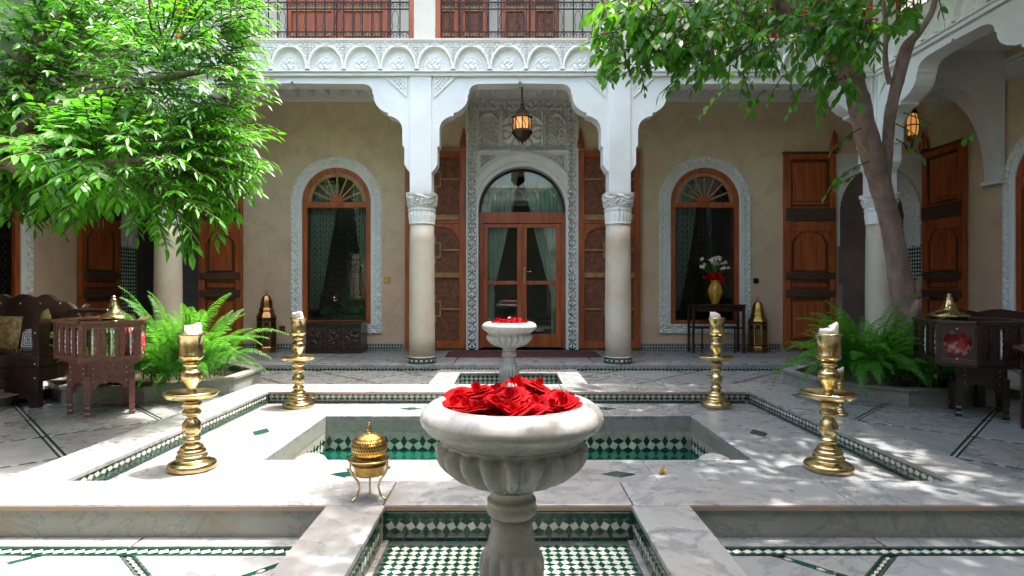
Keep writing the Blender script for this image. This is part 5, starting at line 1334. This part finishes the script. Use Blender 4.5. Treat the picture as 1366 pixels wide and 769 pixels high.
for k in range(3):
    q = .055-k*.018
    for a, b_ in (((-q, -q), (q, -q)), ((q, -q), (q, q)), ((q, q), (-q, q)), ((-q, q), (-q, -q))): m.bar((a[0], -.052, a[1]*1.3), (b_[0], -.052, b_[1]*1.3), .006, .006, (0, 1, 0))
m.build('pattern_band', 'pearl', bpy.data.objects['cushion.003'], kind='stuff')
# small tables with brass lids behind the chairs
def lid_table(x, y, label, lidlabel, H=.88):
    t = thing('side_table', label, 'table', (x, y, 0), group='small dark tables behind the armchairs')
    MB().lathe([(.0, H-.03), (.25, H-.03), (.26, H-.015), (.25, H), (.0, H)], 8, smooth=False).build('tabletop', 'ebony', t)
    for i in range(4): a = PI/4+i*PI/2; MB().box(-.02, .02, -.02, .02, 0, H-.03).build('leg', 'ebony', t, loc=(.17*math.cos(a), .17*math.sin(a), 0))
    for i in range(4):
        a = PI/4+i*PI/2; b_ = a+PI/2; m = MB(); leg_panel(m, Vector((.17*math.cos(a), .17*math.sin(a), 0)), Vector((.17*math.cos(b_), .17*math.sin(b_), 0)), 0, H-.03); m.build('apron', 'ebony', t)
    d = thing('brass_dish', lidlabel, 'dish', (x, y, H+.001), group='brass dishes with conical lids')
    MB().lathe([(.12, 0), (.15, .01), (.205, .045), (.21, .055), (.19, .055)], 28).build('dish', 'brass', d)
    MB().lathe([(.20, .056), (.198, .065), (.15, .085), (.10, .11), (.065, .15), (.045, .19), (.035, .225), (.03, .235), (.038, .245), (.03, .255), (.018, .262), (.026, .272), (.024, .285), (.003, .30)], 28).build('conical_lid', 'brass', d)
lid_table(-4.38, 6.66, 'small dark table behind the left armchair', 'brass dish with flared conical lid behind the left armchair', .82)
lid_table(4.88, 6.64, 'small dark table behind the right armchair', 'brass dish with conical lid half behind the right fern', .84)
t = thing('octagonal_table', 'small inlaid wooden table cut by the right edge', 'table', (4.52, 4.98, 0))
MB().lathe([(.0, .665), (.30, .665), (.31, .68), (.31, .70), (.0, .70)], 8, smooth=False).build('tabletop', 'inlay', t)
for i in range(8): a = PI/8+i*PI/4; MB().box(-.02, .02, -.012, .012, 0, .664).build('leg', 'ebony', t, loc=(.24*math.cos(a), .24*math.sin(a), 0))
t.location = (4.62, 5.02, 0)
t = thing('settle', 'dark low settle with red seat pads behind the right armchair', 'settle', (5.25, 6.3, 0))
MB().box(-.55, .6, -.3, .3, .38, .47).build('seat', 'ebony', t, bevel=.01); MB().box(-.5, .6, -.28, .28, .471, .55).build('seat_pad', 'rug', t, bevel=.03)
for x in (-.5, .55):
    for y in (-.25, .25): MB().box(x-.035, x+.035, y-.035, y+.035, 0, .38).build('leg', 'ebony', t)
MB().prism([(-.55, .5)]+[(-.55+i*.115, .93+.04*abs(math.sin(i*.8))) for i in range(11)]+[(.6, .5)], .26, .31).build('backrest', 'ebony', t)
MB().box(-.60, -.54, -.32, .34, .47, .86).build('arm', 'ebony', t, bevel=.01)

# ================================================================== planters, ferns
def planter(cx, cy, label):
    t = thing('planter', label, 'planter', (cx, cy, 0), group='octagonal stone tree planters')
    r1 = 1.12; vs = [(r1*math.cos(a), r1*math.sin(a)) for a in [R(-112.5+45*i) for i in range(8)]]; vi = [(p[0]*.91, p[1]*.91) for p in vs]
    for i in range(8):
        p, q, p2, q2 = vs[i], vs[(i+1) % 8], vi[i], vi[(i+1) % 8]
        MB().slab([p, q, q2, p2], 0, .145, .002).build('side_stone', 'face', t); MB().slab([(p[0]*1.02, p[1]*1.02), (q[0]*1.02, q[1]*1.02), (q2[0]*.98, q2[1]*.98), (p2[0]*.98, p2[1]*.98)], .146, .175, .006).build('coping_stone', 'face', t)
    n = 24; m = MB(); m.lathe([(.98, .08), (.7, .11), (.3, .15), (.001, .16)], 24); m.build('soil', 'soil', t); return t
planter(4.5, 7.13, 'octagonal stone planter holding the right tree and fern'); planter(-4.2, 7.25, 'octagonal stone planter under the left fern behind the armchair')
def frond_mesh(seed, n=32):
    r_ = random.Random(seed); m = MB(); bd = r_.uniform(.55, .95); sp = []
    for i in range(13):
        u = i/12; sp.append(Vector((.72*u**1.25, 0, 1.12*u-bd*u*u)))
    m.tube(sp, [.0075*(1-.8*i/12) for i in range(13)], 4)
    def at(u):
        f_ = u*12; i = min(int(f_), 11); return sp[i].lerp(sp[i+1], f_-i), (sp[i+1]-sp[i]).normalized()
    for k in range(n):
        u = .10+.88*k/(n-1); c, d = at(u); ll = .115*math.sin(PI*(.16+.80*u))**.8*(1-.35*u); wd = .0065+.003*(1-u)
        for s_ in (-1, 1):
            side = Vector((0, s_, 0)); nrm = d.cross(side)*s_; tip = c+side*ll+d*ll*.38-Vector((0, 0, ll*(.18+.25*r_.random()))); mid = c.lerp(tip, .5)+Vector((0, 0, .012))
            a_ = c+d*wd*.8; b_ = c-d*wd*.4; m.add([b_, mid-d*wd*.9, tip, mid+d*wd*.9, a_], [(0, 1, 3, 4), (1, 2, 3)], True)
    return m.mesh('frond', 'fern')
FR = [frond_mesh(i) for i in range(7)]
def fernplant(name, cx, cy, z, n, rad, label, Lmin=.55, Lmax=.95, front=True):
    t = thing(name, label, 'fern', (cx, cy, z), group='lush ferns in the planters'); 
    for i in range(n):
        a = random.uniform(0, 2*PI) if not front or random.random() < .3 else random.uniform(-PI*1.02, .02)
        r_ = rad*random.random()**.5*.55; s_ = random.uniform(Lmin, Lmax)*(1 if abs(math.cos(a)) > .3 else .85); tilt = random.uniform(-.3, .6) if i % 2 else random.uniform(-.75, -.15)
        o = put('frond', FR[i % 7], t); o.location = (r_*math.cos(a), r_*math.sin(a), random.uniform(-.02, .1)); o.rotation_euler = (random.uniform(-.35, .35), tilt, a); o.scale = (s_, s_, s_*random.uniform(.9, 1.2))
    return t
fernplant('fern', -3.62, 6.72, .2, 150, .75, 'bright sunlit fern spilling from the left planter beside the armchair', .55, 1.12)
fernplant('fern', -4.55, 6.75, .18, 22, .6, 'smaller fern in the left planter behind the armchair', .6, .95)
fernplant('fern', 3.95, 6.72, .2, 120, .75, 'large dark green fern at the left of the right tree trunk', .55, 1.15)
fernplant('fern', 4.6, 6.62, .18, 45, .7, 'dark green fern at the foot of the right tree trunk', .5, .85)
fernplant('fern', 5.2, 6.8, .18, 24, .6, 'fern showing behind the right armchair', .5, .8)

# ================================================================== trees
def P3(px, py, D): return Vector((wx(px, D), D, wz(py, D)))
def limb(m, pts, n=14, sub=5, jit=.006):
    """pts: (px,py,D,radius_m) smoothed"""
    P = [P3(*p[:3]) for p in pts]; Rr = [p[3] for p in pts]; out = []; rr = []
    for i in range(len(P)-1):
        p0, p1, p2, p3 = P[max(i-1, 0)], P[i], P[i+1], P[min(i+2, len(P)-1)]
        for k in range(sub):
            t = k/sub; out.append(.5*((2*p1)+(p2-p0)*t+(2*p0-5*p1+4*p2-p3)*t*t+(3*p1-3*p2+p3-p0)*t**3)); rr.append(.93*Rr[i]+.93*(Rr[i+1]-Rr[i])*t+random.uniform(-jit, jit)*min(1, Rr[i]*10))
    out.append(P[-1]); rr.append(Rr[-1]); m.tube(out, rr, n); return m
LB = [(0, 0, 0), (.16, .30, -.02), (-.16, .30, -.02), (0, .30, -.05), (.13, .66, -.04), (-.13, .66, -.04), (0, .66, -.08), (0, 1, -.16)]
LF = [(0, 3, 2), (0, 1, 3), (1, 4, 6, 3), (3, 6, 5, 2), (4, 7, 6), (6, 7, 5)]
def leaf_mat(dirv, up, s, wide=1.0):
    d = Vector(dirv).normalized(); u = Vector(up); sd_ = d.cross(u)
    if sd_.length < 1e-3: sd_ = d.cross(Vector((1, 0, 0)))
    sd_.normalize(); n_ = sd_.cross(d)
    return np.array([[sd_.x*s*wide, d.x*s, n_.x*s], [sd_.y*s*wide, d.y*s, n_.y*s], [sd_.z*s*wide, d.z*s, n_.z*s]])
def finish_leaves(parent, mats, locs, mat, nparts=290):
    """the leaves that show largest become parts, the rest one foliage mesh"""
    sc = []
    for i, (m3, p) in enumerate(zip(mats, locs)):
        px = CX+p[0]*F/p[1] if p[1] > .3 else -1; py = CY-(p[2]-EYE)*F/p[1] if p[1] > .3 else -1
        L = np.linalg.norm(m3[:, 1]); sc.append(L/p[1]*(1 if (5 < px < 1360 and 5 < py < 760) else 0)-p[1]*.0012 if p[1] > .3 else -9)
    order = np.argsort(-np.array(sc)); sel = set(order[:nparts].tolist())
    me = bpy.data.meshes.new('leaf'); me.from_pydata(LB, [], LF); me.polygons.foreach_set('use_smooth', [True]*len(LF)); me.materials.append(MT[mat])
    base = Vector(parent.location)
    for i in sel:
        m4 = Matrix(mats[i].tolist()).to_4x4(); m4.translation = Vector(locs[i])-base; put('leaf', me, parent, mw=m4)
    rest = [i for i in range(len(locs)) if i not in sel]
    o = bulk('foliage', LB, LF, [mats[i] for i in rest], [tuple(np.array(locs[i])-np.array(base)) for i in rest], mat, parent)
def spray(m, mats, locs, p, d, L, n, ls, droop=.5, wide=1.0, tw=None):
    """a twig with alternate leaves"""
    d = Vector(d).normalized(); q = Vector(p); pts = [q.copy()]; st = L/n
    for k in range(n):
        d = (d+Vector((0, 0, -droop*.12))+Vector((random.gauss(0, .06),)*3)*.6).normalized(); q = q+d*st; pts.append(q.copy())
        side = d.cross(Vector((0, 0, 1))); side = side.normalized() if side.length > .05 else Vector((1, 0, 0))
        for s_ in ((1, -1) if k < n-1 else (0,)):
            ld = d*.75+side*s_*.75+Vector((0, 0, -droop*.5+random.uniform(-.3, .25))); s2 = ls*random.uniform(.7, 1.2)
            up = Vector((random.gauss(0, .35), random.gauss(0, .35), 1)); mats.append(leaf_mat(ld, up, s2, wide)); locs.append(tuple(q))
    m.tube(pts, [.006*(1-k/(n+1))+.0015 for k in range(n+1)], 4)
# ---- left citrus tree
t = thing('citrus_tree', 'bright green broad leafed tree filling the upper left corner', 'tree', (-5.9, 6.2, .1))
m = MB()
limb(m, [(-60, 520, 6.2, .14), (-70, 400, 6.2, .12), (-50, 300, 6.1, .11), (-20, 210, 6.0, .10)], 14)
limb(m, [(-20, 210, 6.0, .09), (60, 150, 5.6, .07), (150, 120, 5.4, .05), (240, 100, 5.3, .03), (310, 90, 5.2, .015)], 10)
limb(m, [(-20, 210, 6.0, .08), (60, 230, 5.2, .05), (160, 215, 4.9, .035), (260, 220, 5.0, .015)], 10)
limb(m, [(-40, 250, 6.0, .08), (30, 80, 6.0, .06), (110, 0, 6.0, .04), (180, -60, 5.8, .02)], 10)
trm = m
mats = []; locs = []; tw = MB()
rl = random.Random(3)
ells = [(95, 110, 6.2, 150, 130, .9, 520), (250, 100, 5.3, 95, 95, .8, 300), (272, 208, 5.15, 70, 55, .6, 190), (165, 205, 5.0, 115, 58, .8, 260), (50, 215, 6.1, 95, 70, .45, 190),
        (285, 25, 5.5, 60, 60, .7, 120), (110, -60, 6.3, 260, 90, 1.0, 240), (215, 265, 4.7, 60, 22, .4, 40), (25, 60, 6.4, 90, 120, .6, 220)]
for (cx, cy, D, rx, ry, rd, n) in ells:
    for k in range(int(n*1.3)):
        while True:
            u = Vector((rl.uniform(-1, 1), rl.uniform(-1, 1), rl.uniform(-1, 1)))
            if .35 < u.length < 1: break
        px = cx+u.x*rx; py = cy+u.y*ry
        if px > 322 + 12*math.sin(py*.07): continue
        if py > 250 and px < 60 and rl.random() < .3: continue
        D_ = D+u.z*rd; p = P3(px, py, D_)
        d = Vector((u.x*.8+.6, -.35-.3*rl.random()+u.z*.3, -u.y*.5-.05)); spray(tw, mats, locs, p, d, rl.uniform(.22, .42), rl.randint(4, 6), rl.uniform(.075, .125)*(1.25 if px < 130 and py > 120 else 1), .55, .72 if px > 150 else 1.0)
# dangling sprays at the lower edge
for (px, py, D, L) in ((232, 255, 4.6, .45), (245, 268, 4.6, .42), (285, 262, 4.8, .35), (88, 225, 5.5, .5), (100, 222, 5.5, .5), (55, 225, 5.7, .4), (20, 235, 5.7, .4), (150, 225, 4.2, .25), (115, 228, 5.5, .45), (300, 245, 5, .3), (40, 232, 5.7, .3), (195, 245, 4.6, .2), (5, 225, 5.7, .35)):
    for q in range(2): spray(tw, mats, locs, P3(px+q*8, py, D), (rl.uniform(-.2, .4), -.2, -1), L, 5, .12, .5, 1.25)
trm.build('trunk', 'bark', t, loc=(5.9, -6.2, -.1)); tw.build('twigs', 'twig', t, loc=(5.9, -6.2, -.1), kind='stuff')
finish_leaves(t, mats, locs, 'leafL')
# ---- right tree
t = thing('ficus_tree', 'tall tree with forked smooth brown trunk rising from the right planter', 'tree', (4.62, 6.95, .12))
m = MB(); K = 1/121
limb(m, [(1219, 520, 7.0, .21), (1217, 470, 7.0, .165), (1214, 425, 7.0, .155), (1204, 385, 6.95, .14), (1195, 335, 6.9, .118), (1186, 290, 6.8, .112), (1175, 250, 6.7, .118), (1163, 205, 6.55, .125), (1152, 165, 6.4, .118), (1143, 125, 6.3, .115), (1131, 95, 6.2, .125)], 20, 6, .006)
limb(m, [(1133, 100, 6.2, .10), (1108, 68, 6.1, .085), (1088, 52, 6.0, .08), (1064, 30, 5.9, .07), (1040, 5, 5.8, .06), (1010, -30, 5.6, .05), (930, -80, 5.2, .035)], 12)
limb(m, [(1134, 100, 6.2, .10), (1126, 55, 6.1, .065), (1116, 20, 6.0, .06), (1105, -20, 5.9, .05), (1085, -90, 5.7, .04)], 12)
limb(m, [(1178, 262, 6.7, .09), (1182, 220, 6.6, .062), (1185, 180, 6.5, .06), (1188, 150, 6.4, .062), (1197, 110, 6.3, .065), (1207, 72, 6.2, .07), (1214, 56, 6.1, .055), (1228, 40, 6.0, .035), (1243, 15, 5.9, .03), (1252, -20, 5.8, .028), (1270, -90, 5.6, .02)], 12)
limb(m, [(1187, 112, 6.3, .03), (1181, 80, 6.25, .028), (1182, 40, 6.2, .026), (1178, 0, 6.1, .022), (1170, -50, 6.0, .02)], 8)
limb(m, [(1216, 430, 6.93, .08), (1221, 412, 6.87, .075), (1226, 400, 6.83, .03)], 10); limb(m, [(1222, 395, 6.9, .05), (1225, 380, 6.87, .045), (1228, 368, 6.85, .02)], 10)
limb(m, [(1070, 35, 5.9, .03), (1010, 20, 5.6, .02), (950, 15, 5.4, .014), (880, 20, 5.2, .008)], 6); limb(m, [(1060, 20, 5.9, .02), (1000, 60, 5.7, .012), (955, 100, 5.6, .006), (905, 125, 5.5, .003)], 6)
m.build('trunk', 'bark', t, loc=(-4.62, -6.95, -.12))
mats = []; locs = []; tw = MB(); rl = random.Random(11)
def dir_(): return (rl.uniform(-1, .3), rl.uniform(-.6, .4), rl.uniform(-.9, .15))
cl = [(860, 25, 5.2, 55, 40, .4, 75, .105), (915, 35, 5.3, 55, 45, .4, 60, .10), (985, 25, 5.6, 65, 40, .5, 70, .09), (1060, 10, 5.8, 70, 30, .5, 50, .09), (1130, 25, 5.6, 45, 45, .4, 26, .12), (1180, 0, 6, 60, 30, .5, 26, .10), (845, 70, 5.3, 40, 20, .3, 16, .09), (985, 65, 5.7, 40, 25, .3, 18, .08),
      (1110, 40, 5.3, 60, 18, .3, 16, .12), (1120, 88, 5.7, 25, 22, .3, 12, .11)]
for (cx, cy, D, rx, ry, rd, n, ls) in cl:
    for k in range(int(n*1.35)):
        u = [rl.uniform(-1, 1) for _ in range(3)]; spray(tw, mats, locs, P3(cx+u[0]*rx, cy+u[1]*ry, D+u[2]*rd), dir_(), rl.uniform(.15, .3), rl.randint(3, 5), ls*rl.uniform(.8, 1.3), .9, 1.5)
# hanging sprays, one by one
for (px, py, D, dx, L, n, ls) in ((1000, 70, 6.1, -.3, .5, 7, .085), (975, 110, 6.1, -.4, .4, 6, .08), (1030, 60, 6.2, .1, .7, 8, .085), (1045, 100, 6.2, -.3, .35, 5, .08), (1085, 75, 6.3, .0, .6, 8, .085), (1100, 85, 6.3, .1, .5, 7, .085), (1075, 110, 6.3, -.2, .35, 5, .08),
      (990, 95, 6.0, .2, .4, 6, .08), (1020, 120, 6.1, -.4, .3, 5, .08), (1150, 170, 6.1, -.8, .35, 5, .08), (1160, 215, 6.1, -1.0, .45, 6, .085), (1150, 230, 6.1, -.9, .4, 5, .08), (1195, 165, 6.2, .8, .35, 5, .085), (1205, 150, 6.2, 1.2, .35, 4, .085), (1195, 185, 6.2, .6, .3, 4, .08), (1300, 175, 5.8, -.4, .12, 2, .08),
      (955, 75, 5.8, -.5, .4, 6, .08), (930, 85, 5.6, -.4, .35, 5, .085), (905, 105, 5.6, -.4, .25, 3, .1), (870, 75, 5.3, -.2, .25, 4, .09), (820, 60, 5.2, -.1, .25, 4, .09), (1250, -10, 5.5, .3, .25, 4, .1), (1125, 100, 5.6, .2, .3, 5, .11), (1095, 130, 6.2, -.1, .25, 4, .085)):
    spray(tw, mats, locs, P3(px, py, D), (dx*1.6+rl.uniform(-.3, .3), rl.uniform(-.3, .2), -.45), L*1.05, max(2, n-2), ls*1.22, 1.3, 1.6)
tw2 = MB()
# the crown above, mostly over the frame: it throws the dappled shade
rr_ = random.Random(5)
for k in range(5600):
    while True:
        u = Vector((rr_.uniform(-1, 1), rr_.uniform(-1, 1), rr_.uniform(-1, 1)))
        if .25 < u.length < 1: break
    p = Vector((4.5+u.x*2.7, 4.6+u.y*3.5, 6.6+u.z*1.4)) if k > 700 else Vector((1.9+u.x*1.35, 2.95+u.y*1.5, 6.1+u.z*.7))
    if p.z < 1.2+ (CY+30)*p.y/F: continue
    spray(tw, mats, locs, p, (u.x+.2*rr_.random(), u.y, u.z*.5-.3), .35, 5, .115, .8, 1.3)
for (a, b_) in (((1105, -20, 5.9), (3.6, 4.6, 6.6)), ((1252, -20, 5.8), (5.4, 5.0, 6.8)), ((1085, -90, 5.7), (1.9, 2.9, 6.3)), ((1010, -30, 5.6), (1.9, 4.4, 6.4)), ((1170, -50, 6.0), (4.4, 6.4, 7.0))):
    p = P3(*a); q = Vector(b_); tw.tube([p, p.lerp(q, .4)+Vector((0, 0, .25)), q], [.05, .035, .015], 8)
tw.build('twigs', 'twig', t, loc=(-4.62, -6.95, -.12), kind='stuff')
finish_leaves(t, mats, locs, 'leafR')
print('objects', len(bpy.data.objects), 'tris', sum(len(o.data.polygons) for o in bpy.data.objects if o.type == 'MESH'))

for i, (x, y, z, lb) in enumerate(((1.45, 3.05, ZR, 'small dry leaf lying on the front curb right of the fountain'), (2.15, 3.12, ZR, 'small dry leaf lying on the curb near its right end'), (-1.75, 3.06, ZR, 'small dry leaf lying on the front curb at the left'),
                                   (1.2, 5.75, ZD, 'small dry leaf on the rear deck beside a green inset'), (-3.2, 4.6, 0, 'small dry leaf on the left court floor'), (3.4, 5.0, 0, 'small dry leaf on the right court floor'))):
    m = MB(); m.add([(a*.03, b_*.045, c*.05+.004) for a, b_, c in LB], LF, True); o = m.build('fallen_leaf', 'twig'); o.location = (x, y, z+.004); o.rotation_euler = (0, 0, i*1.3); tag(o, lb, 'leaf', 'dry leaves fallen on the marble')
